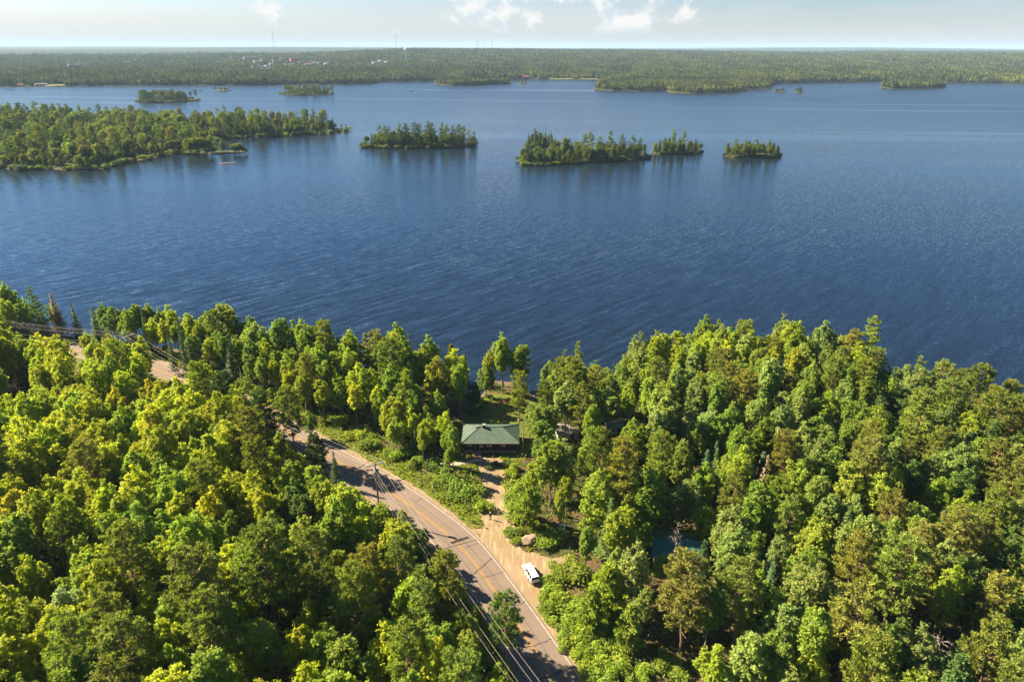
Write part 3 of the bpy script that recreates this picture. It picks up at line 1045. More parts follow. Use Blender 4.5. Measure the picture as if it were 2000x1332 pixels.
def build_cabin():
    W_, D_ = 11.8, 7.2
    z = 3.75
    t = thing('cabin', 'brown log cabin with a green metal hip roof at the end of the gravel drive', 'cabin', (-4.9, 138.1, z))
    MB().box((0, 0, 0.35), (W_ + 0.12, D_ + 0.12, 1.1)).build('foundation', M['stone'], t)
    wall = MB().box((0, 0, 2.0), (W_, D_, 2.4)).build('wall', M['cabinwall'], t)
    # corner posts and the frieze board
    for sx in (-1, 1):
        for sy in (-1, 1):
            MB().box((sx * W_ / 2, sy * D_ / 2, 1.98), (0.2, 0.2, 2.3)).build('corner_post', M['cabinwall'], t)
    RW, RD, z0, z1 = 13.3, 8.6, 3.22, 5.0
    roof = hip_roof(RW, RD, z0, z1, 5.2).build('roof', M['roofgreen'], t)
    # standing seams, one joined part: each is under a pixel wide
    sm = MB()
    rh = RD / 2
    for k in range(-15, 16):
        x = k * 0.43
        for sgn in (-1, 1):
            over = max(0.0, abs(x) - 2.6) / (RW / 2 - 2.6)
            f = 1 - over
            y1 = sgn * rh * (1 - f); zt = z0 + (z1 - z0) * f
            sm.tube([(x, sgn * rh, z0 + 0.02), (x, y1, zt + 0.02)], 0.022, 4, False)
    for k in range(-11, 12):
        y = k * 0.45
        for sgn in (-1, 1):
            f = 1 - abs(y) / rh
            sm.tube([(sgn * RW / 2, y, z0 + 0.02), (sgn * (RW / 2 - (RW / 2 - 2.6) * f), y, z0 + (z1 - z0) * f + 0.02)], 0.022, 4, False)
    o = sm.build('seam', M['roofgreen'], roof); o['kind'] = 'stuff'
    rc = MB()
    for sx in (-1, 1):
        for sy in (-1, 1):
            rc.tube([(sx * 2.6, 0, z1 + 0.03), (sx * RW / 2, sy * RD / 2, z0 + 0.04)], 0.07, 6)
    rc.tube([(-2.6, 0, z1 + 0.03), (2.6, 0, z1 + 0.03)], 0.08, 6)
    rc.build('ridge_cap', M['roofgreen'], roof)
    MB().box((0, -RD / 2 - 0.03, z0 - 0.10), (RW, 0.05, 0.16)).build('fascia', M['tan'], t)
    ch = MB().box((-1.55, -0.15, 5.15), (0.55, 0.55, 1.1)).build('chimney', M['brick'], t)
    MB().box((-1.55, -0.15, 5.74), (0.68, 0.68, 0.08)).build('chimney_cap', M['concrete'], ch)
    MB().tube([(2.4, 0.5, 4.7), (2.4, 0.5, 5.5)], 0.06, 6).build('vent_pipe', M['trimgrey'], t)
    MB().box((-3.1, 0.1, 4.95), (0.7, 0.5, 0.5)).build('roof_vent', M['stone'], t)
    fy = -D_ / 2 - 0.02
    pane_window(t, (-4.75, fy, 2.45), 0.7, 0.42, -1)
    pane_window(t, (-0.35, fy, 2.4), 0.75, 0.55, -1)
    pane_window(t, (3.0, fy, 2.42), 0.7, 0.5, -1)
    pane_window(t, (-2.05, fy, 2.3), 0.34, 0.62, -1)
    d = MB().box((-2.95, fy - 0.02, 1.85), (0.85, 0.06, 1.85)).build('door', M['doorgreen'], t)
    MB().box((-2.63, fy - 0.08, 1.8), (0.05, 0.07, 0.12)).build('handle', M['rim'], d)
    MB().box((-3.43, fy - 0.03, 1.9), (0.09, 0.09, 2.0)).box((-2.47, fy - 0.03, 1.9), (0.09, 0.09, 2.0)).box((-2.95, fy - 0.03, 2.86), (1.05, 0.09, 0.09)).build('door_frame', M['lampgrey'], t)
    for k in range(16):
        MB().box((-2.95, fy - 0.25 - k * 0.172, 0.88 - max(0, k - 6) * 0.062), (1.75, 0.155, 0.05)).build('deck_board', M['deck'], t)
    for sx in (-1, 1):
        MB().box((-2.95 + sx * 0.8, fy - 0.75, 0.45), (0.08, 1.2, 0.8)).build('deck_frame', M['deck'], t)


build_cabin()


def build_shed(name, label, cat, c, w, d, h, rise, roofmat, wallmat, rotz, overhang=0.4):
    t = thing(name, label, cat, c, rotz)
    MB().box((0, 0, h / 2), (w, d, h)).build('wall', M[wallmat], t)
    a = MB()
    W2, D2 = w / 2 + overhang, d / 2 + overhang
    for s in (-1, 1):
        zl = h - 0.05
        p = [(-W2, s * D2, zl), (W2, s * D2, zl), (W2, 0, zl + rise), (-W2, 0, zl + rise)]
        q = [(x, y, z + 0.12) for x, y, z in p]
        a.v += p + q
        b = len(a.v) - 8
        a.f += [(b, b + 1, b + 2, b + 3), (b + 7, b + 6, b + 5, b + 4), (b, b + 4, b + 5, b + 1), (b + 1, b + 5, b + 6, b + 2), (b + 2, b + 6, b + 7, b + 3), (b + 3, b + 7, b + 4, b)]
    rf = a.build('roof', M[roofmat], t)
    for s in (-1, 1):
        MB().poly([(s * w / 2, -d / 2, h), (s * w / 2, d / 2, h), (s * w / 2, 0, h + rise * (d / 2) / D2)]).build('gable', M[wallmat], t)
    MB().box((w * 0.2, -d / 2 - 0.03, 1.05), (0.95, 0.06, 2.0)).build('door', M['trimgrey'], t)
    pane_window(t, (-w * 0.25, -d / 2 - 0.02, 1.45), 0.7, 0.6, -1)
    return t


_g = near_height(SHED_C.x, SHED_C.y)
build_shed('shed', 'teal metal roofed shed half hidden under broadleaf trees behind a bare snag', 'shed', (SHED_C.x, SHED_C.y + 1, _g - 0.05), 8.0, 7.0, 2.4, 1.3, 'teal', 'tan', R(-8))
_p = at(1201, 818, 6.2)
build_shed('storage_shed', 'small pale blue roofed shed in dark spruce shade near the lake', 'shed', (_p.x, _p.y, near_height(_p.x, _p.y) - 0.05), 3.2, 3.0, 2.1, 0.7, 'paleblue', 'siding', R(15))
_p = at(1108, 829, 6.5)
build_shed('guest_cabin', 'small grey roofed cabin among the pines beside the green roofed cabin', 'cabin', (_p.x, _p.y, near_height(_p.x, _p.y) - 0.05), 5.0, 4.5, 2.3, 1.1, 'greyroof', 'siding', R(4))
_p = at(-4, 742, 6.8)
build_shed('roadside_cabin', 'brown roofed cabin in deep shade at the left edge of the photo', 'cabin', (_p.x, _p.y, near_height(_p.x, _p.y) - 0.05), 7.0, 5.5, 2.4, 1.4, 'brownroof', 'tan', R(20))


def build_trailer():
    p = at(30, 716, 4)
    t = thing('trailer', 'white box trailer in the trees beyond the brown roofed cabin', 'trailer', (p.x, p.y, near_height(p.x, p.y)), R(65))
    MB().box((0, 0, 1.45), (4.2, 2.0, 1.9)).build('box_body', M['siding'], t)
    MB().box((0, 0, 0.45), (4.2, 0.9, 0.12)).box((2.7, 0, 0.45), (1.4, 0.12, 0.1)).build('chassis', M['trimgrey'], t)
    for sy in (-1, 1):
        w = MB().tube([(-0.3, sy * 0.85, 0.33), (-0.3, sy * 1.06, 0.33)], 0.33, 14).build('wheel', M['black'], t)
    p = at(41, 717, 4)
    c = thing('tarpaulin', 'crumpled orange tarpaulin on a woodpile beside the white box trailer', 'tarp', (p.x, p.y, near_height(p.x, p.y)), R(20))
    rr = random.Random(3)
    m = MB()
    rings = []
    for s, z in ((1.0, 0.0), (0.98, 0.5), (0.8, 0.85), (0.35, 1.0)):
        rings.append([(math.cos(a * 0.5236) * 1.2 * s * rr.uniform(0.9, 1.1), math.sin(a * 0.5236) * 0.7 * s * rr.uniform(0.9, 1.1), z + rr.uniform(-0.06, 0.06)) for a in range(12)])
    m.loft(rings).build('sheet', M['orange'], c)
    MB().box((0, 0, 0.2), (1.9, 1.0, 0.4)).build('log_pile', M['bark_brown'], c)


build_trailer()


# ------------------------------------------------------------------ the parked car
def build_car():
    p = at(1037, 1124, 4.0)
    t = thing('parked_car', 'white sport utility car parked on the gravel beside the road', 'car', (p.x, p.y, ROAD_Z + 0.02), R(20))
    # +y is the nose; cross-section rings along the length
    def ring(y, wb, zb, wm, zm, wt, zt):
        return [(-wb, y, zb), (-wm, y, zb + 0.12), (-wm, y, zm), (-wt, y, zt), (-wt * 0.5, y, zt + 0.02), (wt * 0.5, y, zt + 0.02), (wt, y, zt), (wm, y, zm), (wm, y, zb + 0.12), (wb, y, zb)]
    st = [(-2.36, 0.70, 0.42, 0.80, 0.78, 0.74, 0.86), (-2.28, 0.80, 0.34, 0.90, 0.86, 0.80, 1.02), (-1.6, 0.84, 0.28, 0.925, 0.90, 0.86, 1.05), (0.2, 0.84, 0.26, 0.925, 0.86, 0.87, 1.02),
          (1.0, 0.84, 0.28, 0.925, 0.84, 0.84, 1.00), (1.7, 0.82, 0.30, 0.91, 0.78, 0.78, 0.93), (2.15, 0.76, 0.34, 0.86, 0.68, 0.68, 0.82), (2.36, 0.62, 0.40, 0.70, 0.60, 0.54, 0.68)]
    body = MB().loft([ring(*s) for s in st]).build('body', M['carwhite'], t, True)
    body.modifiers.new('edge', 'EDGE_SPLIT').split_angle = R(50)
    # greenhouse: glass block, then roof panel and pillars in body colour
    lo = [(-0.86, -2.22, 1.0), (0.86, -2.22, 1.0), (0.87, 1.05, 1.0), (-0.87, 1.05, 1.0)]
    hi = [(-0.58, -1.86, 1.56), (0.58, -1.86, 1.56), (0.57, 0.10, 1.57), (-0.57, 0.10, 1.57)]
    g = MB(); g.v += lo + hi
    g.f += [(4, 5, 6, 7), (0, 1, 5, 4), (1, 2, 6, 5), (2, 3, 7, 6), (3, 0, 4, 7)]
    g.build('window_glass', M['glass'], t)
    roof = MB().loft([[(-0.50, -1.98, 1.57), (0.50, -1.98, 1.57), (0.48, -1.98, 1.61), (-0.48, -1.98, 1.61)], [(-0.60, -1.80, 1.55), (0.60, -1.80, 1.55), (0.54, -1.80, 1.66), (-0.54, -1.80, 1.66)],
                      [(-0.60, -0.8, 1.56), (0.60, -0.8, 1.56), (0.53, -0.8, 1.69), (-0.53, -0.8, 1.69)], [(-0.59, 0.02, 1.55), (0.59, 0.02, 1.55), (0.52, 0.02, 1.63), (-0.52, 0.02, 1.63)],
                      [(-0.54, 0.16, 1.54), (0.54, 0.16, 1.54), (0.5, 0.16, 1.57), (-0.5, 0.16, 1.57)]]).build('roof', M['carwhite'], t)
    for sx in (-1, 1):
        MB().tube([(sx * 0.52, -1.7, 1.66), (sx * 0.52, -1.6, 1.72), (sx * 0.51, -0.1, 1.71), (sx * 0.51, 0.0, 1.64)], 0.022, 6).build('roof_rail', M['trimgrey'], roof)
    for sx in (-1, 1):
        for p0, p1, q in (((sx * 0.865, 1.05, 1.0), (sx * 0.58, 0.12, 1.57), 0.035), ((sx * 0.865, -0.15, 1.0), (sx * 0.59, -0.3, 1.57), 0.03),
                          ((sx * 0.855, -1.2, 1.0), (sx * 0.59, -1.25, 1.57), 0.035), ((sx * 0.85, -2.2, 1.0), (sx * 0.57, -1.85, 1.57), 0.07)):
            MB().tube([p0, p1], q, 6).build('pillar', M['carwhite'], t)
    for sx in (-1, 1):
        for y in (-1.42, 1.42):
            w = link('wheel', None, t)
            MB().tube([(sx * 0.72, y, 0.34), (sx * 0.94, y, 0.34)], 0.34, 18).build('tyre', M['black'], w)
            MB().tube([(sx * 0.90, y, 0.34), (sx * 0.955, y, 0.34)], 0.22, 14).build('rim', M['rim'], w)
        for y in (-1.42, 1.42):
            MB().tube([(sx * 0.90, y, 0.5), (sx * 0.929, y, 0.5)], 0.40, 16).build('wheel_arch', M['trimgrey'], t)
        MB().box((sx * 0.72, -2.31, 0.96), (0.36, 0.10, 0.17)).build('tail_light', M['red_lens'], t)
        MB().box((sx * 0.66, 2.20, 0.70), (0.34, 0.22, 0.13)).build('headlight', M['clear_lens'], t)
        MB().box((sx * 1.00, 0.80, 1.06), (0.18, 0.10, 0.13)).build('wing_mirror', M['carwhite'], t)
        for y in (0.35, -0.75):
            MB().box((sx * 0.935, y, 0.86), (0.03, 0.2, 0.035)).build('door_handle', M['rim'], t)
    MB().box((0, -2.36, 0.44), (1.2, 0.06, 0.14)).build('rear_bumper', M['trimgrey'], t)
    MB().box((0, 2.33, 0.45), (1.1, 0.08, 0.16)).build('grille', M['trimgrey'], t)
    MB().box((0, -2.372, 0.74), (0.42, 0.02, 0.16)).build('licence_plate', M['plate'], t)
    MB().box((0, -2.12, 1.62), (1.15, 0.22, 0.05)).build('spoiler', M['carwhite'], t)
    MB().tube([(0, -1.75, 1.69), (0, -1.85, 1.82)], 0.012, 5).build('aerial', M['black'], t)
    MB().tube([(-0.1, -2.26, 1.05), (0.35, -2.16, 1.2)], 0.012, 4).build('wiper', M['black'], t)


build_car()


# ------------------------------------------------------------------ power line
POLES = []


def build_pole(x, y, h, yaw, label, can=True, z=None):
    z = near_height(x, y) if z is None else z
    t = thing('utility_pole', label, 'utility pole', (x, y, z - 0.1), yaw, 'wooden utility poles along the road')
    MB().tube([(0, 0, -0.5), (0, 0, h * 0.5), (0, 0, h)], [0.17, 0.15, 0.115], 10).build('pole', M['pole'], t)
    ca = MB().box((0, 0.16, h - 0.35), (3.6, 0.12, 0.16)).build('crossarm', M['crossarm'], t)
    MB().box((0, -0.16, h - 0.35), (3.6, 0.10, 0.14)).build('crossarm', M['crossarm'], t)
    for s in (-1, 1):
        MB().tube([(s * 0.75, 0.2, h - 0.4), (0, 0.16, h - 1.15)], 0.025, 4).build('brace', M['lampgrey'], t)
    for sx in (-1.65, -0.75, 0.75, 1.65):
        MB().tube([(sx, 0.0, h - 0.27), (sx, 0.0, h - 0.12), (sx, 0, h - 0.1), (sx, 0, h + 0.02)], [0.03, 0.03, 0.075, 0.05], 8).build('insulator', M['porcelain'], t)
    if can:
        c = MB().tube([(0.36, -0.1, h - 2.3), (0.36, -0.1, h - 2.25), (0.36, -0.1, h - 1.35), (0.36, -0.1, h - 1.3)], [0.22, 0.26, 0.26, 0.2], 12).build('transformer', M['transformer'], t)
        MB().tube([(0.36, -0.1, h - 1.3), (0.36, -0.1, h - 1.05)], [0.05, 0.03], 6).build('bushing', M['porcelain'], c)
    ends = []
    for sx in (-1.65, -0.75, 0.75, 1.65):
        ends.append(Vector((x + math.cos(yaw) * sx, y + math.sin(yaw) * sx, z - 0.1 + h + 0.03)))
    ends.append(Vector((x, y, z - 0.1 + h - 2.9)))
    POLES.append(ends)


POLE_NEAR = at(742, 1013, 4.0)
build_pole(9.0, 50.0, 13.0, R(24), 'wooden pole at the near end of the wires, past the bottom of the photo', False)
build_pole(POLE_NEAR.x, POLE_NEAR.y, 13.2, R(28), 'brown utility pole with grey crossarm and transformer at the road edge')
POLE_FAR = at(249, 653, 17.0)
build_pole(POLE_FAR.x, POLE_FAR.y, 13.0, R(62), 'far utility pole rising from trees where the wires bend')
build_pole(-212.0, 205.0, 13.0, R(85), 'wooden pole at the left edge of the photo where the wires arrive', False)


def build_wires():
    words = ['outer roadside', 'inner roadside', 'inner lakeside', 'outer lakeside', 'lowest']
    for k in range(5):
        m = MB()
        for a, b in zip(POLES[:-1], POLES[1:]):
            p, q = a[k], b[k]
            L = (q - p).length
            sag = L * 0.018
            n = 22
            m.tube([p + (q - p) * i / n - Vector((0, 0, sag * 4 * (i / n) * (1 - i / n))) for i in range(n + 1)], 0.013 if k < 4 else 0.011, 4)
        o = m.build('power_line', M['wire'])
        tag(o, ['pale wire on the crossarm end over the road, outermost of its set', 'pale wire second from the roadside end of the crossarms', 'pale wire second from the lakeside end of the crossarms',
                'pale wire on the lakeside end of the crossarms', 'lowest wire of the line, hung below the transformer'][k], 'power line', 'wires of the roadside power line')


build_wires()


def build_yard_things():
    p = at(1021, 879, 4.0)
    t = thing('yard_lamp', 'grey yard lamp with a curved arm on a slim pole beside the cabin', 'lamp post', (p.x, p.y, near_height(p.x, p.y) - 0.1))
    MB().tube([(0, 0, 0), (0, 0, 7.6)], [0.12, 0.08], 8).build('pole', M['lampgrey'], t)
    MB().tube([(0, 0, 7.4), (-0.1, 0, 7.9), (-0.45, 0, 8.15), (-1.0, 0, 8.2)], 0.045, 6).build('arm', M['lampgrey'], t)
    MB().loft([[(-1.0 + math.cos(a) * r, math.sin(a) * r * 0.7, zz) for a in np.linspace(0, 2 * math.pi, 10)[:-1]] for r, zz in ((0.1, 8.28), (0.22, 8.2), (0.2, 8.1))]).build('lamp_head', M['lampgrey'], t)

    p = at(990, 785, 2.0)
    t = thing('canoe', 'orange canoe lying on the lawn near the shore behind the cabin', 'canoe', (p.x, p.y, near_height(p.x, p.y) + 0.0), R(6))
    rings = []
    for k in range(11):
        f = -1 + 2 * k / 10
        w = 0.42 * (1 - abs(f) ** 2.4) + 0.02; zt = 0.38 + 0.16 * abs(f) ** 3
        rings.append([(f * 2.1, -w, zt), (f * 2.1, -w * 0.8, 0.14), (f * 2.1, 0, 0.03), (f * 2.1, w * 0.8, 0.14), (f * 2.1, w, zt), (f * 2.1, w * 0.75, zt - 0.04), (f * 2.1, 0, 0.12), (f * 2.1, -w * 0.75, zt - 0.04)])
    MB().loft(rings).build('hull', M['orange'], t)
    for xx in (-0.8, 0.9):
        MB().box((xx, 0, 0.36), (0.22, 0.66, 0.03)).build('seat', M['tan'], t)

    p = at(1099, 1031, 4.0)
    t = thing('utility_cabinet', 'green metal utility cabinet in the undergrowth at the edge of the gravel', 'utility box', (p.x, p.y, near_height(p.x, p.y) - 0.05), R(-32))
    MB().box((0, 0, 0.55), (1.5, 0.8, 1.1)).build('body', M['binGreen'], t)
    MB().box((0, -0.02, 1.13), (1.6, 0.9, 0.07)).build('lid', M['binGreen'], t)
    for sx in (-0.36, 0.36):
        d = MB().box((sx, -0.42, 0.55), (0.66, 0.04, 0.92)).build('door', M['binGreen'], t)
        MB().box((sx * 0.25, -0.45, 0.6), (0.03, 0.04, 0.2)).build('handle', M['trimgrey'], d)
    MB().box((0, 0, 0.04), (1.7, 1.0, 0.12)).build('plinth', M['concrete'], t)

    # boulder by the drive
    p = at(1035, 1058, 4.0)
    import bmesh
    bm = bmesh.new()
    bmesh.ops.create_icosphere(bm, subdivisions=4, radius=1.0)
    for v in bm.verts:
        n = v.co.copy()
        f = 1 + 0.28 * (fbm(n.x * 1.7 + 5, n.y * 1.7 + n.z * 2.1, 61, 3) - 0.5) * 2
        f = float(f)
        # flat broken planes
        for q, dd in ((Vector((0.5, -0.7, 0.5)).normalized(), 0.82), (Vector((-0.6, -0.5, 0.55)).normalized(), 0.80), (Vector((0, 0.1, 1)), 0.78), (Vector((0.9, 0.1, 0.3)).normalized(), 0.86)):
            h = (n * f).dot(q)
            if h > dd:
                f *= 1 - (h - dd) * 0.8
        v.co = n * f
        v.co.x *= 1.75; v.co.y *= 1.25; v.co.z *= 1.15
    me = bpy.data.meshes.new('boulder'); bm.to_mesh(me); bm.free()
    me.materials.append(M['rock'])
    o = link('boulder', me, None, (p.x, p.y, near_height(p.x, p.y) + 0.35), R(15))
    tag(o, 'large pinkish brown boulder in bushes at the corner of the gravel drive', 'boulder')


build_yard_things()


# ------------------------------------------------------------------ the person on the drive
def skinned(name, verts, edges, rad, mat, parent, root=0, sub=1):
    me = bpy.data.meshes.new(name)
    me.from_pydata(verts, edges, [])
    me.materials.append(mat)
    o = link(name, me, parent)
    sk = o.modifiers.new('skin', 'SKIN')
    me.skin_vertices.new() if not me.skin_vertices else None
    for i, r in enumerate(rad):
        me.skin_vertices[0].data[i].radius = (r, r) if not hasattr(r, '__len__') else r
    me.skin_vertices[0].data[root].use_root = True
    sk.use_smooth_shade = True
    sb = o.modifiers.new('sub', 'SUBSURF'); sb.levels = sub; sb.render_levels = sub
    return o


def build_person():
    p = at(958, 1014, 4.0)
    t = thing('person', 'person in dark clothes and a pale cap standing at the edge of the gravel drive', 'person', (p.x, p.y, near_height(p.x, p.y) + 0.03), R(-25))
    V = [(0, 0, .98), (0, .01, 1.18), (0, .02, 1.38), (0, .02, 1.50), (0, 0.01, 1.58), (0, .0, 1.67), (0, 0, 1.74),
         (-.2, .02, 1.43), (-.26, .03, 1.16), (-.20, -.17, 1.03), (-.14, -.26, 1.04),
         (.2, .02, 1.43), (.26, .03, 1.16), (.20, -.17, 1.03), (.14, -.26, 1.04),
         (-.10, 0, .90), (-.12, -.01, .50), (-.13, .03, .09), (-.14, -.13, .04),
         (.10, 0, .90), (.12, -.01, .50), (.13, .03, .09), (.14, -.13, .04)]
    E = [(0, 1), (1, 2), (2, 3), (3, 4), (4, 5), (5, 6), (2, 7), (7, 8), (8, 9), (9, 10), (2, 11), (11, 12), (12, 13), (13, 14), (0, 15), (15, 16), (16, 17), (17, 18), (0, 19), (19, 20), (20, 21), (21, 22)]
    rad = [.14, .13, .14, .06, .075, .09, .07, .06, .045, .035, .03, .06, .045, .035, .03, .085, .06, .042, .04, .085, .06, .042, .04]
    skinned('body', V, E, rad, M['skin'], t)
    k = [0, 1, 2, 7, 8, 9, 11, 12, 13]
    ix = {a: i for i, a in enumerate(k)}
    skinned('jacket', [V[a] for a in k], [(ix[a], ix[b]) for a, b in E if a in ix and b in ix], [rad[a] + 0.025 for a in k], M['darkcloth'], t)
    k = [0, 15, 16, 17, 19, 20, 21]
    ix = {a: i for i, a in enumerate(k)}
    skinned('trousers', [V[a] for a in k], [(ix[a], ix[b]) for a, b in E if a in ix and b in ix], [rad[a] + 0.02 for a in k], M['darkcloth'], t)
    MB().loft([[(math.cos(a) * r, math.sin(a) * r * 1.1, z) for a in np.linspace(0, 2 * math.pi, 11)[:-1]] for r, z in ((0.105, 1.70), (0.108, 1.75), (0.085, 1.80), (0.03, 1.825))]).box((0, -0.15, 1.715), (0.15, 0.12, 0.02)).build('cap', M['palecloth'], t, True)
    for s in (-1, 1):
        MB().box((s * 0.135, -0.05, 0.045), (0.10, 0.28, 0.09)).build('shoe', M['black'], t)


build_person()


# ------------------------------------------------------------------ far things: town, tower, masts, boats
def far_spot(px, py, h, r0=2000.0, r1=6500.0):
    """the spot on the far land where something h metres tall tops out at photo height py"""
    d = ray(px, py); az = math.atan2(d.x, d.y)
    sl = d.z / math.hypot(d.x, d.y)
    best = None
    for r in np.linspace(r0, r1, 400):
        g = float(far_height(az, r)); e = abs(CAM_Z + sl * r - g - h)
        if best is None or e < best[0]:
            best = (e, r, g)
    return Vector((math.sin(az) * best[1], math.cos(az) * best[1], best[2])), best[1]


TOWN = []


def far_building(px, py, wpx, h, dm, wall, roof, label, name='town_building', r=None, pitched=False):
    if r is None:
        p, r = far_spot(px, py, h)
    else:
        az = math.atan2(ray(px, py).x, ray(px, py).y)
        p = Vector((math.sin(az) * r, math.cos(az) * r, float(far_height(az, r))))
        d = ray(px, py)
        top = CAM_Z + d.z / math.hypot(d.x, d.y) * r
        h = max(h, top - p.z)
    w = wpx / FPX * r * 0.92
    t = thing(name, label, 'building', (p.x, p.y, p.z - 0.5), -math.atan2(p.x, p.y) + R(12), 'buildings of the distant town')
    MB().box((0, 0, h / 2), (w, dm, h)).build('wall', wall, t)
    if pitched:
        m = MB()
        for s in (-1, 1):
            m.v += [(-w / 2 - .4, s * (dm / 2 + .4), h), (w / 2 + .4, s * (dm / 2 + .4), h), (w / 2 + .4, 0, h + dm * .28), (-w / 2 - .4, 0, h + dm * .28)]
            b = len(m.v) - 4; m.f.append((b, b + 1, b + 2, b + 3))
        m.build('roof', roof, t)
    else:
        MB().box((0, 0, h + 0.2), (w + 0.5, dm + 0.5, 0.6)).build('roof', roof, t)
    n = max(2, int(w / 6))
    wn = MB()
    for q in range(max(1, int(h / 4))):
        for k in range(n):
            wn.box((-w / 2 + (k + 0.5) * w / n, -dm / 2 - 0.04, 2 + q * 4), (1.6, 0.1, 1.8))
    o = wn.build('window', M['glass'], t); o['kind'] = 'stuff'
    TOWN.append((p.x, p.y, max(w, dm)))


def build_far_things():
    brick = principled('far_brick', (0.36, 0.12, 0.085), 0.9)[0]
    brick2 = principled('far_brown_brick', (0.30, 0.17, 0.13), 0.9)[0]
    pale = principled('far_pale_wall', (0.50, 0.46, 0.42), 0.9)[0]
    whit = principled('far_white_wall', (0.72, 0.71, 0.70), 0.8)[0]
    gry = principled('far_grey_wall', (0.28, 0.28, 0.31), 0.9)[0]
    yel = principled('far_yellow_wall', (0.45, 0.34, 0.12), 0.9)[0]
    red = principled('far_red_roof', (0.40, 0.13, 0.09), 0.9)[0]
    dk = principled('far_dark_roof', (0.10, 0.10, 0.12), 0.9)[0]
    lt = principled('far_light_roof', (0.62, 0.60, 0.60), 0.8)[0]
    mid = principled('far_grey_roof', (0.33, 0.32, 0.34), 0.9)[0]
    B = far_building
    B(577, 114, 20, 17, 30, brick, dk, 'big red brick block at the right end of the distant town centre')
    B(553, 115.5, 12, 13, 20, brick, mid, 'low red brick hall joined to the left of the big brick block')
    B(540, 119, 14, 9, 20, gry, mid, 'grey walled block in the middle of the distant town')
    B(517, 116, 14, 12, 22, brick2, dk, 'brown brick block left of the grey town block')
    B(490, 112.5, 26, 14, 30, brick2, mid, 'long brown school-like block at the upper left of the town')
    B(459, 112, 16, 10, 20, gry, mid, 'grey roofed block furthest left of the town centre')
    B(503, 119.5, 13, 8, 18, pale, lt, 'pale flat block in front of the long brown block')
    B(530, 124.5, 8, 7, 14, whit, red, 'white house with a red roof near the middle of town', pitched=True)
    B(522, 128, 8, 6, 12, whit, lt, 'small white block between the trees below the town')
    B(504, 129.5, 24, 6, 14, whit, red, 'long low white building under a red brown roof below the town')
    B(518, 134.5, 14, 5, 14, yel, mid, 'low ochre building nearest the lake below the town')
    B(563, 125, 14, 6, 14, whit, lt, 'bright white flat building in front of the big brick block')
    B(590, 120.5, 12, 9, 16, brick2, mid, 'brown shop block right of the big brick block')
    B(601, 125.5, 10, 6, 14, whit, red, 'white house with a salmon roof right of the town centre', pitched=True)
    B(612, 122, 6, 6, 10, whit, mid, 'small white house beyond the salmon roofed house', pitched=True)
    B(625, 122, 9, 7, 12, gry, dk, 'grey house with a dark roof right of town', pitched=True)
    B(637, 124, 7, 6, 10, whit, mid, 'white house at the right rim of the town', pitched=True)
    B(368, 129, 20, 6, 25, whit, lt, 'long bright white shed alone in the woods left of the town')
    B(248, 120.5, 9, 7, 14, pale, lt, 'small tan building in the woods far left of the town')
    B(152, 126, 30, 7, 25, gry, mid, 'long grey blue building in the woods at far left')
    B(741, 119, 6, 6, 10, whit, lt, 'white house in the gap left of the water tower', pitched=True)
    B(730, 122, 6, 6, 10, whit, mid, 'grey roofed white house left of the tower houses', pitched=True)
    B(753, 121, 5, 6, 10, whit, lt, 'tiny white house just below the water tower', pitched=True)
    B(847, 118.5, 5, 6, 10, whit, red, 'lone pale house in the woods right of the water tower', pitched=True)
    # on the far shore
    def shore_house(px, py, wpx, h, wall, roof, label):
        az = math.atan2(ray(px, py).x, ray(px, py).y)
        r = float(np.interp(az, FAZ, FRS)) + 14
        B(px, py, wpx, h, 9, wall, roof, label, 'shore_house', r, True)
    shore_house(80, 166, 18, 4, brick2, mid, 'low lakeside house with a grey roof by the far lawn')
    shore_house(40, 168.5, 8, 3, brick2, red, 'boathouse on the far shore left of the lakeside lawn')
    shore_house(1047, 154, 6, 3, whit, mid, 'white boathouse on the far middle shore')
    shore_house(1188, 152, 14, 5, pale, lt, 'grey roofed house behind the headland tip')
    shore_house(1027, 149.5, 12, 5, brick2, red, 'red roofed house among trees on the far middle shore')
    az = math.atan2(ray(107, 166).x, ray(107, 166).y)
    # the far lawns (bright strips on the shore)
    lm = mottled('far_lawn', (0.12, 0.14, 0.04), (0.16, 0.16, 0.05), 0.05, 0.9, coord='Object')
    V = []; F = []
    for a, b in ((88, 126), (1062, 1118), (1128, 1168)):
        for px in np.linspace(a, b, 6):
            d = ray(px, 165); az = math.atan2(d.x, d.y); rs = float(np.interp(az, FAZ, FRS))
            for rr_ in (rs + 3, rs + 24):
                V.append((math.sin(az) * rr_, math.cos(az) * rr_, 1.2 + (rr_ - rs) * 0.10))
        n = len(V) - 12
        F += [(n + 2 * k, n + 2 * k + 2, n + 2 * k + 3, n + 2 * k + 1) for k in range(5)]
        TOWN.append((V[n + 6][0], V[n + 6][1], 0))
    me = mesh_arrays('far_lawn', V, [np.array(F)], [lm])
    tag(link('far_lawn', me), kind='structure')
    # water tower
    p, r = far_spot(792, 91.5, 50, 2300, 3600)
    t = thing('water_tower', 'white spheroid water tower on a pale blue stem above the town woods', 'water tower', p)
    TOWN.append((p.x, p.y, 14))
    MB().tube([(0, 0, 0), (0, 0, 4), (0, 0, 30), (0, 0, 36)], [4.2, 2.2, 2.0, 3.0], 16).build('stem', M['towerblue'], t, True)
    prof = [(3.0, 35), (6.6, 37.5), (8.6, 41.5), (8.8, 44), (7.6, 47.2), (4.6, 49.4), (1.2, 50.1)]
    MB().loft([[(math.cos(a) * q, math.sin(a) * q, z) for a in np.linspace(0, 2 * math.pi, 21)[:-1]] for q, z in prof]).build('tank', M['towerwhite'], t, True)
    MB().tube([(0, 0, 50), (0, 0, 53)], 0.25, 6).build('vent', M['towerwhite'], t)
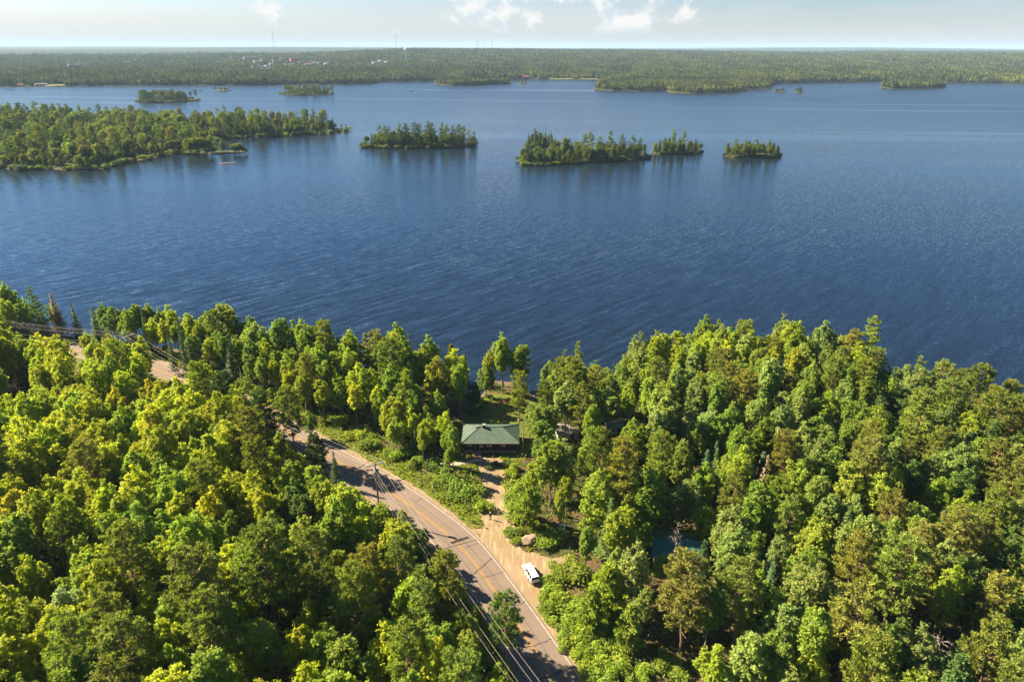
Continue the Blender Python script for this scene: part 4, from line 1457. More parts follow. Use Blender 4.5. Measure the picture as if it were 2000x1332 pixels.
    for px, py0, r_, lab, head in ((531.5, 62, 4300, 'tall slim radio mast rising over the town', False), (773, 68, 4300, 'radio mast with a dark head left of the water tower', True),
                                   (930.5, 81, 4600, 'left one of a close pair of masts right of the water tower', False), (934, 81, 4620, 'right one of a close pair of masts right of the water tower', True),
                                   (961, 83, 4600, 'lone short mast furthest right on the skyline', True)):
        d = ray(px, py0); az = math.atan2(d.x, d.y)
        top = CAM_Z + d.z / math.hypot(d.x, d.y) * r_
        g = float(far_height(az, r_))
        t = thing('radio_mast', lab, 'radio mast', (math.sin(az) * r_, math.cos(az) * r_, g), 0, 'radio masts on the skyline')
        h = top - g
        lat = MB()
        for k in range(3):
            a = k * 2.094
            lat.tube([(math.cos(a) * 1.1, math.sin(a) * 1.1, 0), (math.cos(a) * 0.55, math.sin(a) * 0.55, h)], 0.34, 4)
        for z in np.arange(4, h - 2, 5.0):
            for k in range(3):
                a, b = k * 2.094, (k + 1) * 2.094
                lat.tube([(math.cos(a), math.sin(a), z), (math.cos(b), math.sin(b), z + 4)], 0.16, 3, False)
        lat.build('lattice', M['steel'], t)
        if head:
            MB().tube([(0, 0, h - 5), (0, 0, h - 4), (0, 0, h), (0, 0, h + 0.6)], [0.6, 2.2, 2.2, 0.5], 8).build('antenna_drum', M['steel'], t)
        else:
            MB().tube([(0, 0, h - 2), (0, 0, h + 5)], 0.25, 5).build('tip', M['steel'], t)
    # boats
    for px, py, L, lab, mt in ((803, 178.7, 7.5, 'dark motor boat crossing the open lake beyond the oval island', 'trimgrey'), (391, 178.7, 6.0, 'tiny boat between the two farthest left islands', 'trimgrey'),
                               (1144, 155.5, 8, 'white pontoon boat moored at the far middle shore', 'white'), (1155, 155.5, 7, 'white boat moored beside the pontoon boat', 'white')):
        p = at(px, py, 0)
        t = thing('motor_boat', lab, 'boat', (p.x, p.y, -0.15), R(8), 'small boats on the lake')
        rings = []
        for k in range(7):
            f = k / 6; w = 1.05 * (1 - max(0, f - 0.45) ** 2 * 3.0)
            rings.append([(-L / 2 + f * L, -w, 0.95 + 0.25 * f), (-L / 2 + f * L, -w * 0.7, 0.05), (-L / 2 + f * L, w * 0.7, 0.05), (-L / 2 + f * L, w, 0.95 + 0.25 * f)])
        MB().loft(rings).build('hull', M[mt], t)
        MB().box((0.2, 0, 1.5), (1.6, 1.3, 0.9), 0, 0.8).build('console', M['siding'], t)
        MB().box((-L / 2 - 0.25, 0, 0.9), (0.5, 0.45, 0.9)).build('outboard_motor', M['black'], t)
    # docks on the far shore and the moored raft-like sand bar
    p = at(446, 319.6, 0)
    t = thing('rock_bar', 'low tan rock ledge breaking the water just off the pine spit', 'rock', (p.x, p.y, -0.2), R(3))
    rr = random.Random(5)
    m = MB()
    for k in range(7):
        x = -5.5 + k * 1.85
        m.loft([[(x + math.cos(a) * q * 1.9, math.sin(a) * q * 1.2 * rr.uniform(.8, 1.2), z) for a in np.linspace(0, 2 * math.pi, 9)[:-1]] for q, z in ((1.0, 0), (0.95, 0.45), (0.6, 0.7), (0.15, 0.78))])
    m.build('ledge', M['shorerock'], t)
    MB().loft([[(2.2 + math.cos(a) * q, 0.2 + math.sin(a) * q, z) for a in np.linspace(0, 2 * math.pi, 8)[:-1]] for q, z in ((0.9, 0.4), (0.7, 1.0), (0.2, 1.2))]).build('stone', M['shorerock'], t)


build_far_things()


# ------------------------------------------------------------------ trees: one model of each shape, then copies
def unit(v):
    return v / np.maximum(np.linalg.norm(v, axis=-1, keepdims=True), 1e-9)


def sphere_dirs(rr, n):
    return unit(rr.normal(size=(n, 3)))


def diamonds(c, nrm, L, Wd, rr, axis=None):
    """one small folded leaf spray (a diamond of four points) at each centre"""
    n = len(c)
    a = np.cross(nrm, sphere_dirs(rr, n)) if axis is None else axis
    a = unit(a)
    b = unit(np.cross(nrm, a))
    L = np.broadcast_to(np.asarray(L, dtype=float), (n,))[:, None]
    Wd = np.broadcast_to(np.asarray(Wd, dtype=float), (n,))[:, None]
    V = np.stack([c - a * L, c + b * Wd, c + a * L, c - b * Wd], 1)
    return V


class Leaves:
    def __init__(s):
        s.V = []; s.T = []

    def add(s, V, tint):
        s.V.append(V.reshape(-1, 3)); s.T.append(np.repeat(np.broadcast_to(tint, (len(V),)), 4))

    def mesh(s, name, mat):
        V = np.concatenate(s.V); T = np.concatenate(s.T)
        F = np.arange(len(V)).reshape(-1, 4)
        return mesh_arrays(name, V, [F], [mat], tint=T)


def bent(p0, p1, rr, n=4, wob=0.06):
    p0 = np.array(p0, dtype=float); p1 = np.array(p1, dtype=float)
    L = np.linalg.norm(p1 - p0)
    pts = []
    for i in range(n + 1):
        f = i / n
        q = p0 + (p1 - p0) * f
        if 0 < i < n:
            q = q + rr.normal(0, wob * L, 3)
        pts.append(q)
    return pts


def broadleaf(seed, H=15.0, Rc=3.0, base=0.38, nclump=110, per=52, leaf=0.21, bark='bark_brown', egg=0.3, open_=0.0, stems=1, low=1.0):
    """deciduous crown: a ragged egg of many leaf clumps carried by limbs"""
    rr = np.random.default_rng(seed)
    # several upright leaders of unequal height make a ragged, pointed outline
    ns = int(rr.integers(6, 10))
    C = []; OUT = []
    for j in range(ns):
        q = Rc * (0.0 if j == 0 else rr.uniform(0.35, 0.72)); az = j * 2.4 + rr.normal(0, 0.4)
        sx, sy = math.cos(az) * q, math.sin(az) * q
        top = H * (1 - (0.06 + egg * 0.75) * (q / Rc) ** 1.2 - rr.uniform(0, 0.10))
        bot = H * (base + rr.uniform(-0.03, 0.14))
        rj = Rc * rr.uniform(0.40, 0.56)
        k = max(6, nclump // ns)
        u = (np.arange(k) + rr.uniform(0, 1, k)) / k
        prof = np.sin(np.clip(u * 0.93 + 0.07, 0, 1) * math.pi) ** 0.75 * (1.05 - 0.35 * u)
        aa = rr.uniform(0, 6.283, k)
        rad = rj * prof * rr.uniform(0.45, 1.1, k)
        c = np.stack([sx + np.cos(aa) * rad, sy + np.sin(aa) * rad, bot + (top - bot) * u], 1)
        C.append(c); OUT.append(unit(np.stack([np.cos(aa) * 0.8 + sx / Rc, np.sin(aa) * 0.8 + sy / Rc, u - 0.25], 1)))
    C = np.concatenate(C); OUT = np.concatenate(OUT)
    lf = Leaves()
    for i in range(len(C)):
        k = int(per * rr.uniform(0.55, 1.35))
        rc = rr.uniform(0.34, 0.72) * (0.45 + 0.10 * Rc)
        # leaves sit along short twigs that fan outwards and up, so the outline is feathery
        nt = 7
        tw = unit(sphere_dirs(rr, nt) * 0.8 + OUT[i] * 0.65 + np.array([0, 0, 0.35]))
        j = rr.integers(0, nt, k); u = rr.uniform(0.1, 1.0, k) ** 0.7
        ln = rc * rr.uniform(1.2, 2.0, nt)
        p = C[i] + tw[j] * (ln[j] * u)[:, None] + rr.normal(0, 0.11, (k, 3))
        nrm = unit(tw[j] * 0.3 + np.array([0, 0, 0.55]) + rr.normal(0, 0.5, (k, 3)))
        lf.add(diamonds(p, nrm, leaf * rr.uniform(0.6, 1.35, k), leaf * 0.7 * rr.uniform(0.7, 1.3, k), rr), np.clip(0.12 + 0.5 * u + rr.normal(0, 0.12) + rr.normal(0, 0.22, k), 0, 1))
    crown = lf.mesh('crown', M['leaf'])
    m = MB()
    for s in range(stems):
        lean = rr.normal(0, 0.03 + 0.05 * (stems > 1), 2) * H
        top = np.array([lean[0], lean[1], H * 0.9])
        r0 = 0.011 * H + 0.03
        pts = bent((rr.normal(0, .15) * (stems > 1), rr.normal(0, .15) * (stems > 1), -0.3), top, rr, 5, 0.012)
        m.tube(pts, [r0 * (1 - 0.17 * i) for i in range(6)], 7)
        for i in rr.choice(len(C), min(len(C), 14), replace=False):
            f = rr.uniform(base * 0.85, 0.85)
            b0 = np.array([np.interp(f, np.linspace(0, 1, 6), [p[j] for p in pts]) for j in range(3)])
            if C[i][2] < b0[2] - 0.5:
                b0[2] = C[i][2] - 0.3
            rb = r0 * (1 - f) * 0.6 + 0.02
            m.tube(bent(b0, C[i], rr, 3, 0.07), [rb, rb * 0.7, rb * 0.45, 0.012], 5, False)
    return m.mesh('trunk', M[bark]), crown


def red_pine(seed, H=19.0, Rc=3.1, base=0.42, dead=5, dens=1.0, col='needle'):
    rr = np.random.default_rng(seed)
    m = MB(); lf = Leaves()
    lean = rr.normal(0, 0.012, 2) * H
    r0 = 0.0115 * H
    pts = bent((0, 0, -0.3), (lean[0], lean[1], H * 0.985), rr, 6, 0.006)
    m.tube(pts, [r0 * (1 - 0.135 * i) for i in range(7)], 8)
    trunk_at = lambda f: np.array([np.interp(f, np.linspace(0, 1, 7), [p[j] for p in pts]) for j in range(3)])
    nw = int(17 * dens)
    for w in range(nw):
        f = base + (0.985 - base) * (w + rr.uniform(-0.3, 0.3)) / (nw - 1)
        f = min(max(f, base - 0.02), 0.99)
        t = (f - base) / (1 - base)
        prof = math.sqrt(max(0.02, 1 - (t * 1.02 - 0.22) ** 2 / (0.80 ** 2)))
        nb = rr.integers(3, 6)
        a0 = rr.uniform(0, 6.28)
        for b in range(nb):
            if rr.uniform() < 0.12:
                continue
            az = a0 + b * 6.283 / nb + rr.normal(0, 0.25)
            L = Rc * prof * rr.uniform(0.65, 1.12)
            up = (0.02 + 0.75 * t) * L + rr.normal(0, 0.08) * L
            p0 = trunk_at(f)
            p1 = p0 + np.array([math.cos(az) * L, math.sin(az) * L, up])
            mid = (p0 + p1) / 2 - np.array([0, 0, 0.10 * L])
            rb = 0.028 + 0.016 * L * (1 - t)
            m.tube([p0, mid, p1], [rb, rb * 0.65, 0.012], 5, False)
            nt = max(4, int(5.6 * L * dens * 0.9))
            for k in range(nt):
                s = rr.uniform(0.38, 1.03)
                q0 = (1 - s) ** 2 * p0 + 2 * s * (1 - s) * mid + s * s * p1
                side = np.array([-math.sin(az), math.cos(az), 0]) * rr.normal(0, 0.26 * L * (1.1 - 0.6 * s))
                q = q0 + side + np.array([0, 0, abs(rr.normal(0, 0.14)) + 0.05])
                if k % 2 == 0:
                    m.tube([q0, q], [0.016, 0.01], 3, False)
                n = 15
                dd = unit(sphere_dirs(rr, n) + np.array([math.cos(az) * 0.35, math.sin(az) * 0.35, 0.6]))
                ln = rr.uniform(0.17, 0.32, n)
                c = q + dd * ln[:, None]
                lf.add(diamonds(c, unit(np.cross(dd, sphere_dirs(rr, n))), ln, 0.075 * rr.uniform(0.7, 1.3, n), rr, dd), np.clip(rr.uniform(0.1, 0.9) + rr.normal(0, 0.15, n), 0, 1))
    for k in range(dead):
        f = rr.uniform(base * 0.55, base * 1.15)
        az = rr.uniform(0, 6.28); L = Rc * rr.uniform(0.35, 0.85)
        p0 = trunk_at(f)
        p1 = p0 + np.array([math.cos(az) * L, math.sin(az) * L, rr.uniform(-0.25, 0.1) * L])
        m.tube(bent(p0, p1, rr, 3, 0.06), [0.05, 0.035, 0.025, 0.012], 4, False)
    return m.mesh('trunk', M['bark_pine']), lf.mesh('crown', M[col])


def white_pine(seed, H=22.0, Rc=4.0, base=0.3, dens=1.0, gap=0.3, fine=1.0):
    """layered plumes of foliage on long level boughs, with gaps"""
    rr = np.random.default_rng(seed)
    m = MB(); lf = Leaves()
    r0 = 0.0125 * H
    lean = rr.normal(0, 0.02, 2) * H
    pts = bent((0, 0, -0.3), (lean[0], lean[1], H * 0.985), rr, 6, 0.008)
    m.tube(pts, [r0 * (1 - 0.135 * i) for i in range(7)], 8)
    trunk_at = lambda f: np.array([np.interp(f, np.linspace(0, 1, 7), [p[j] for p in pts]) for j in range(3)])
    nw = int(13 * dens)
    for w in range(nw):
        t = w / (nw - 1)
        f = base + (0.985 - base) * t
        prof = (1 - t) ** 0.62 * 0.9 + 0.14
        nb = rr.integers(3, 6); a0 = rr.uniform(0, 6.28)
        for b in range(nb):
            if rr.uniform() < gap:
                continue
            az = a0 + b * 6.283 / nb + rr.normal(0, 0.3)
            L = Rc * prof * rr.uniform(0.5, 1.2)
            up = L * (0.10 + 0.4 * t) + rr.normal(0, 0.1) * L
            p0 = trunk_at(f); p1 = p0 + np.array([math.cos(az) * L, math.sin(az) * L, up])
            mid = (p0 + p1) / 2 - np.array([0, 0, 0.06 * L])
            rb = 0.03 + 0.016 * L
            m.tube([p0, mid, p1], [rb, rb * 0.6, 0.012], 4, False)
            nt = max(4, int(7 * L * fine))
            side_ = np.array([-math.sin(az), math.cos(az), 0])
            for k in range(nt):
                s = rr.uniform(0.25, 1.05)
                q = (1 - s) ** 2 * p0 + 2 * s * (1 - s) * mid + s * s * p1 + side_ * rr.normal(0, 0.24 * L * (1.15 - 0.6 * s)) + np.array([0, 0, rr.uniform(-0.05, 0.35)])
                n = 14
                dd = unit(sphere_dirs(rr, n) * np.array([1, 1, 0.6]) + np.array([math.cos(az) * 0.5, math.sin(az) * 0.5, 0.25]))
                ln = rr.uniform(0.18, 0.36, n)
                lf.add(diamonds(q + dd * ln[:, None], unit(np.cross(dd, sphere_dirs(rr, n))), ln, 0.085 * rr.uniform(0.7, 1.3, n), rr, dd), np.clip(rr.uniform(0.1, 0.9) + rr.normal(0, 0.15, n), 0, 1))
    return m.mesh('trunk', M['bark_brown']), lf.mesh('crown', M['needle'])


def spruce(seed, H=14.0, Rc=2.0, base=0.08, power=1.0, droop=0.25, dens=1.0, leafsize=0.26, thin=0.0):
    rr = np.random.default_rng(seed)
    m = MB(); lf = Leaves()
    m.tube([(0, 0, -0.3), (rr.normal(0, .05), rr.normal(0, .05), H * 0.5), (0, 0, H)], [0.011 * H, 0.007 * H, 0.015], 7)
    nw = int(H * 2.0 * dens)
    for w in range(nw):
        t = (w + rr.uniform(0, 0.6)) / nw
        z = H * (base + (1 - base) * t)
        L0 = Rc * (1 - t) ** power * 1.0 + 0.10
        nb = int(5 + 4 * (1 - t)); a0 = rr.uniform(0, 6.28)
        for b in range(nb):
            if rr.uniform() < thin:
                continue
            az = a0 + b * 6.283 / nb + rr.normal(0, 0.2)
            L = L0 * rr.uniform(0.7, 1.15)
            k = max(4, int(9 * L))
            s = rr.uniform(0.12, 1.0, k)
            side = rr.normal(0, 0.16, k) * L
            x = math.cos(az) * L * s - math.sin(az) * side; y = math.sin(az) * L * s + math.cos(az) * side
            zz = z - droop * L * s + 0.18 * L * s ** 3 + rr.normal(0, 0.05, k)
            c = np.stack([x, y, zz], 1)
            ax = unit(np.stack([np.full(k, math.cos(az)), np.full(k, math.sin(az)), np.full(k, -droop)], 1) + rr.normal(0, 0.35, (k, 3)))
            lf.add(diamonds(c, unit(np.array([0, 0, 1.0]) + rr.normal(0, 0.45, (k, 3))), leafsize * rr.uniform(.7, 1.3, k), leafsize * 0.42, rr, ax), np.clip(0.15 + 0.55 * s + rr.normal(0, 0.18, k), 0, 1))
            if thin > 0.2 or b % 3 == 0:
                m.tube([(0, 0, z), (math.cos(az) * L, math.sin(az) * L, z - droop * L)], [0.03, 0.01], 3, False)
    return m.mesh('trunk', M['bark_brown']), lf.mesh('crown', M['needle'])


def cedar(seed, H=11.0, Rc=1.7, n=4200):
    rr = np.random.default_rng(seed)
    lf = Leaves(); m = MB()
    m.tube([(0, 0, -0.3), (0, 0, H * 0.5), (0, 0, H * 0.95)], [0.16, 0.1, 0.02], 7)
    u = rr.uniform(0, 1, n) ** 0.8
    az = rr.uniform(0, 6.283, n)
    lump = 0.8 + 0.25 * np.sin(az * 3 + seed) * np.sin(u * 17 + seed) + 0.15 * np.sin(az * 7 + u * 30)
    r = Rc * np.sqrt(np.clip(1 - u ** 1.7, 0, 1)) * lump * rr.uniform(0.55, 1.0, n) ** 0.4
    c = np.stack([np.cos(az) * r, np.sin(az) * r, 0.3 + u * (H - 0.3)], 1)
    nrm = unit(np.stack([np.cos(az), np.sin(az), np.full(n, 0.5)], 1) + rr.normal(0, 0.5, (n, 3)))
    ax = unit(np.stack([np.cos(az) * .4, np.sin(az) * .4, np.full(n, 1.0)], 1) + rr.normal(0, 0.4, (n, 3)))
    lf.add(diamonds(c, nrm, 0.22 * rr.uniform(.7, 1.3, n), 0.11, rr, ax), np.clip(0.5 * lump + rr.normal(0, .22, n), 0, 1))
    return m.mesh('trunk', M['bark_brown']), lf.mesh('crown', M['needle'])


def dead_tree(seed, H=11.0, Rc=2.2, n=16, bark='bark_grey', twigs=6, up=0.5):
    rr = np.random.default_rng(seed)
    m = MB(); br = MB()
    pts = bent((0, 0, -0.3), (rr.normal(0, .03) * H, rr.normal(0, .03) * H, H), rr, 5, 0.015)
    m.tube(pts, [0.013 * H * (1 - 0.18 * i) for i in range(6)], 7)
    for k in range(n):
        f = rr.uniform(0.35, 0.98)
        p0 = np.array([np.interp(f, np.linspace(0, 1, 6), [p[j] for p in pts]) for j in range(3)])
        az = rr.uniform(0, 6.28); L = Rc * (1.25 - f) * rr.uniform(0.5, 1.2) + 0.4
        p1 = p0 + np.array([math.cos(az) * L, math.sin(az) * L, L * up * rr.uniform(0.2, 1.5)])
        q = bent(p0, p1, rr, 3, 0.1)
        br.tube(q, [0.06, 0.045, 0.03, 0.012], 4, False)
        for j in range(twigs):
            s = rr.uniform(0.3, 1)
            a = p0 + (p1 - p0) * s
            e = a + (sphere_dirs(rr, 1)[0] + np.array([0, 0, 0.4])) * L * 0.35
            br.tube([a, e], [0.022, 0.008], 3, False)
    return m.mesh('trunk', M[bark]), br.mesh('branches', M[bark])


def shrub(seed, H=1.9, Rc=1.3, n=900, leaf=0.15):
    rr = np.random.default_rng(seed)
    lf = Leaves()
    lobes = [(rr.normal(0, Rc * .45), rr.normal(0, Rc * .45), H * rr.uniform(.35, .65), rr.uniform(.45, .75) * Rc) for _ in range(7)]
    for x, y, z, r in lobes:
        k = n // 7
        q = sphere_dirs(rr, k); q[:, 2] = np.abs(q[:, 2]) * 0.9 + rr.normal(0, .15, k)
        q = unit(q)
        c = np.array([x, y, z * 0.55]) + q * np.array([r, r, H * 0.45]) * (rr.uniform(.35, 1, k) ** .5)[:, None]
        c[:, 2] = np.maximum(c[:, 2], 0.05)
        lf.add(diamonds(c, unit(q * .5 + np.array([0, 0, .5]) + rr.normal(0, .5, (k, 3))), leaf * rr.uniform(.7, 1.3, k), leaf * .7, rr), np.clip(rr.uniform(.2, .8) + rr.normal(0, .2, k), 0, 1))
    m = MB()
    for x, y, z, r in lobes:
        m.tube([(0, 0, -0.1), (x, y, z * .7)], [0.035, 0.015], 4, False)
    return m.mesh('stem', M['bark_brown']), lf.mesh('foliage', M['leaf'])


# kind: (list of (trunk, crown, height of the model))
MODELS = {}


def add_model(kind, H, pair):
    MODELS.setdefault(kind, []).append((pair[0], pair[1], H))


for _s in range(6):
    add_model('aspen_tree', 15.0, broadleaf(100 + _s, 15.0, 1.95 + 0.2 * (_s % 3), 0.40 + 0.06 * (_s % 2), 185, 48, 0.175, 'bark_pale', 0.2))
for _s in range(6):
    add_model('maple_tree', 13.5, broadleaf(200 + _s, 13.5, 3.0 + 0.25 * (_s % 3), 0.27, 250, 46, 0.185, 'bark_brown', 0.33))
for _s in range(5):
    add_model('oak_tree', 13.0, broadleaf(250 + _s, 13.0, 3.1 + 0.2 * (_s % 3), 0.28, 215, 46, 0.185, 'bark_brown', 0.25))
for _s in range(4):
    add_model('birch_tree', 14.0, broadleaf(300 + _s, 14.0, 2.1, 0.36, 140, 48, 0.17, 'bark_pale', 0.15, stems=2 if _s % 2 else 1))
for _s in range(5):
    add_model('red_pine', 19.0, red_pine(400 + _s, 19.0, 3.0 + 0.25 * (_s % 3), [0.42, 0.36, 0.5, 0.4, 0.46][_s]))
for _s in range(4):
    add_model('white_pine', 22.0, white_pine(500 + _s, 22.0, 3.9, [0.32, 0.2, 0.4, 0.25][_s], gap=[0.3, 0.15, 0.35, 0.25][_s]))
for _s in range(4):
    add_model('spruce_tree', 14.0, spruce(600 + _s, 14.0, 1.9 + 0.25 * (_s % 2), 0.06 + 0.04 * (_s % 2)))
for _s in range(2):
    add_model('cedar_tree', 11.0, cedar(650 + _s))
for _s in range(5):
    add_model('dead_tree', 11.0, dead_tree(700 + _s, 11.0, 2.3, 14 + 2 * _s, 'bark_grey', 6))
add_model('dead_spruce', 15.0, spruce(760, 15.0, 2.1, 0.1, 1.0, 0.65, 0.8, 0.24, 0.25))
for _s in range(4):
    add_model('shrub', 1.9, shrub(800 + _s, 1.9, 1.25 + 0.15 * _s))
MODELS['alder_bush'] = list(MODELS['shrub'])
for _s in range(3):
    add_model('poplar_tree', 16.0, broadleaf(150 + _s, 16.0, 2.2 + 0.15 * _s, 0.36, 190, 48, 0.185, 'bark_brown', 0.12))
add_model('young_pine', 9.0, white_pine(900, 9.0, 2.4, 0.05, 1.1, 0.08, 1.5))
add_model('young_pine', 9.0, white_pine(901, 9.0, 2.1, 0.08, 1.0, 0.1, 1.5))

# leaf colours of the kinds (albedo), with the word used for them
TONE = {
    'yellow green': (0.22, 0.24, 0.014), 'bright green': (0.162, 0.2, 0.022), 'mid green': (0.122, 0.166, 0.022), 'dark green': (0.072, 0.11, 0.024),
    'grey green': (0.152, 0.188, 0.048), 'olive green': (0.118, 0.142, 0.024), 'deep green': (0.038, 0.064, 0.022), 'golden green': (0.255, 0.245, 0.014),
    'rust brown': (0.12, 0.085, 0.055), 'grey brown': (0.20, 0.16, 0.125), 'silvery green': (0.20, 0.23, 0.13), 'bronze green': (0.14, 0.142, 0.028), 'blue green': (0.055, 0.096, 0.042),
}
WORD = {'poplar_tree': 'poplar', 'alder_bush': 'alder bush', 'oak_tree': 'oak', 'aspen_tree': 'aspen', 'maple_tree': 'maple', 'birch_tree': 'birch', 'red_pine': 'red pine', 'white_pine': 'white pine', 'spruce_tree': 'spruce', 'cedar_tree': 'cedar',
        'dead_tree': 'dead tree', 'dead_spruce': 'dead spruce', 'shrub': 'shrub', 'young_pine': 'young pine'}
CAT = {'shrub': 'shrub', 'alder_bush': 'bush'}
PLANTS = []       # dicts: kind, x, y, z, h, tone, zone
_rng = random.Random(77)


def plant(kind, x, y, z, h, tone, zone, label=None, width=1.0, model=None):
    PLANTS.append(dict(kind=kind, x=x, y=y, z=z, h=h, tone=tone, zone=zone, label=label, width=width, model=model))


def by_top(kind, px, py, h, tone, label=None, width=1.0, model=None, zone='near'):
    """a landmark tree: its top is seen at (px, py) and it is h metres tall"""
    g = 3.5
    for _ in range(4):
        p = at(px, py, g + h)
        g = near_height(p.x, p.y)
    plant(kind, p.x, p.y, g - 0.1, h, tone, zone, label, width, model)


# ---- landmark trees, read off the photo one by one
L_ = by_top
L_('white_pine', 1707, 614, 24, 'mid green', 'tall ragged white pine breaking the skyline of the point against the lake', 0.9, 0)
L_('white_pine', 1803, 695, 18, 'mid green', 'dense white pine on the shore of the point, two along from the tallest', 0.9, 1)
L_('red_pine', 1885, 722, 17, 'olive green', 'red pine with bare forked limbs on the shore below the open water')
L_('red_pine', 1950, 756, 17, 'bronze green', None)
L_('red_pine', 1988, 770, 17, 'olive green', None)
L_('red_pine', 1960, 862, 18, 'bronze green', None)
L_('red_pine', 1995, 900, 18, 'olive green', None)
L_('red_pine', 1782, 862, 16, 'bronze green', 'bronze red pine with tiered boughs in the middle of the point wood')
L_('red_pine', 1712, 838, 15, 'olive green', None)
L_('red_pine', 1545, 735, 15, 'bronze green', None)
L_('red_pine', 1572, 835, 13, 'olive green', None)
L_('red_pine', 1520, 660, 15, 'bronze green', None)
L_('red_pine', 1352, 1086, 19, 'bronze green', 'big red pine with pale bare limbs in front of the teal roofed shed', 1.15, 1)
L_('red_pine', 1462, 1096, 19, 'olive green', 'broad forked red pine just right of the big pine in front of the shed', 1.2, 3)
L_('red_pine', 1015, 727, 16.5, 'olive green', 'tall slim red pine with a bare trunk beside the cabin and yard lamp', 0.75, 2)
L_('red_pine', 1062, 742, 15, 'olive green', None, 0.9)
L_('red_pine', 1092, 700, 17, 'olive green', None, 0.95)
L_('red_pine', 1118, 770, 12, 'deep green', None, 0.9)
L_('white_pine', 1132, 668, 18, 'olive green', 'dark broad pine crowning the clump right of the cabin lawn', 0.8, 1)
L_('white_pine', 1105, 682, 16, 'olive green', None, 0.8, 3)
L_('red_pine', 1165, 715, 16, 'bronze green', None)
L_('red_pine', 855, 705, 16.5, 'bronze green', 'bronze red pine with wide low boughs behind the roadside maples', 1.05, 1)
L_('cedar_tree', 881, 672, 14, 'bronze green', 'brown green cedar with a pointed top at the lake edge', 1.0)
L_('cedar_tree', 905, 692, 12, 'olive green', None)
L_('birch_tree', 842, 676, 14, 'grey brown', 'thin grey half bare birch beside the pointed cedar on the shore')
L_('spruce_tree', 798, 643, 15, 'deep green', 'dark pointed spruce standing above the shore trees left of the cedar')
L_('maple_tree', 948, 706, 11.5, 'mid green', 'round green maple alone at the corner of the lawn and lake', 0.85)
L_('maple_tree', 925, 745, 8.5, 'dark green', None, 0.8)
L_('maple_tree', 800, 800, 9.5, 'yellow green', 'spreading yellow green maple leaning over the verge left of the cabin', 1.1)
L_('maple_tree', 835, 812, 9.5, 'yellow green', None, 0.95)
L_('maple_tree', 770, 815, 9, 'bright green', None, 1.0)
L_('aspen_tree', 882, 822, 12.5, 'bright green', 'green aspen in front of the left end of the cabin', 0.95, 0)
L_('aspen_tree', 868, 842, 9, 'bright green', None, 0.9)
L_('maple_tree', 600, 800, 8, 'mid green', None)
L_('aspen_tree', 625, 735, 13, 'yellow green', None)
L_('aspen_tree', 690, 745, 13, 'yellow green', None)
L_('aspen_tree', 755, 700, 14, 'bright green', None)
L_('red_pine', 558, 756, 19, 'olive green', 'leaning dark red pine standing over the bend of the road', 1.0, 4)
L_('red_pine', 480, 800, 20, 'bronze green', 'bare stemmed red pine left of the road in the bright wood', 1.1, 2)
L_('red_pine', 385, 706, 19, 'olive green', 'dark red pine where the wires vanish behind trees', 1.1, 0)
L_('red_pine', 430, 728, 18, 'deep green', None)
L_('red_pine', 470, 745, 18, 'olive green', None)
L_('red_pine', 510, 765, 17, 'deep green', None)
L_('red_pine', 610, 850, 15, 'deep green', None, 0.9)
L_('spruce_tree', 650, 880, 9, 'deep green', 'small dark spruce on the near edge of the road beside the utility pole')
L_('spruce_tree', 660, 935, 11, 'blue green', None)
L_('spruce_tree', 700, 960, 10, 'blue green', None)
L_('red_pine', 373, 1070, 22, 'bronze green', 'great red pine with a long bare trunk at the lower left', 1.15, 0)
L_('red_pine', 505, 1030, 24, 'olive green', 'tallest red pine of the lower left, with stubs of dead limbs', 1.2, 4)
L_('maple_tree', 20, 640, 12, 'mid green', None)
L_('maple_tree', 62, 652, 12, 'bright green', None)
L_('aspen_tree', 98, 660, 11, 'mid green', None)
L_('maple_tree', 186, 668, 10, 'yellow green', None)
L_('maple_tree', 1378, 985, 10, 'bright green', None, 0.9)
L_('aspen_tree', 1262, 1020, 11, 'mid green', None)
L_('maple_tree', 1296, 1082, 7, 'mid green', None, 0.9)
L_('red_pine', 232, 1212, 19, 'olive green', 'broad bushy red pine at the bottom edge left of the bare trunks', 1.25, 1)
L_('white_pine', 827, 1108, 19, 'olive green', 'thick olive white pine between the wires and the lower left wood', 1.0, 1)
L_('red_pine', 872, 1082, 17, 'bronze green', 'bronze red pine whose crown hides the wires beside the road', 0.95, 1)
L_('red_pine', 986, 1162, 15, 'dark green', 'red pine overhanging the road at the bottom of the photo', 0.85, 2)
L_('red_pine', 792, 1220, 19, 'olive green', None, 1.15, 3)
L_('young_pine', 1192, 1105, 10.5, 'bright green', 'soft young pine with a rusty patch at the edge of the verge', 1.15, 0)
L_('young_pine', 1160, 1150, 9.0, 'bright green', None, 1.1, 1)
L_('young_pine', 1235, 1180, 9.0, 'mid green', None, 1.1, 1)
L_('spruce_tree', 1228, 690, 14, 'rust brown', 'rusty brown spruce at the left flank of the point wood', 0.8)
L_('spruce_tree', 1200, 700, 13, 'deep green', None, 0.8)
L_('spruce_tree', 1178, 715, 12, 'blue green', None, 0.8)
L_('spruce_tree', 1320, 658, 15, 'rust brown', 'rust brown dying spruce among bright aspens near the tip of the point', 0.75)
L_('spruce_tree', 1340, 672, 13, 'grey brown', None, 0.65)
L_('spruce_tree', 1247, 655, 14, 'deep green', None, 0.7)
L_('dead_spruce', 1502, 885, 15, 'grey brown', 'grey dead spruce with drooping bare boughs in the middle of the right wood', 1.1)
L_('dead_tree', 1324, 1013, 11, None, 'bare forked snag standing in front of the teal shed roof', 0.8, 1)
L_('dead_tree', 1845, 1236, 12, None, 'bleached bare treetop at the lower right', 1.1, 2)
L_('dead_tree', 1632, 825, 10, None, 'pale bare tree in the gap of the right wood', 1.0, 3)
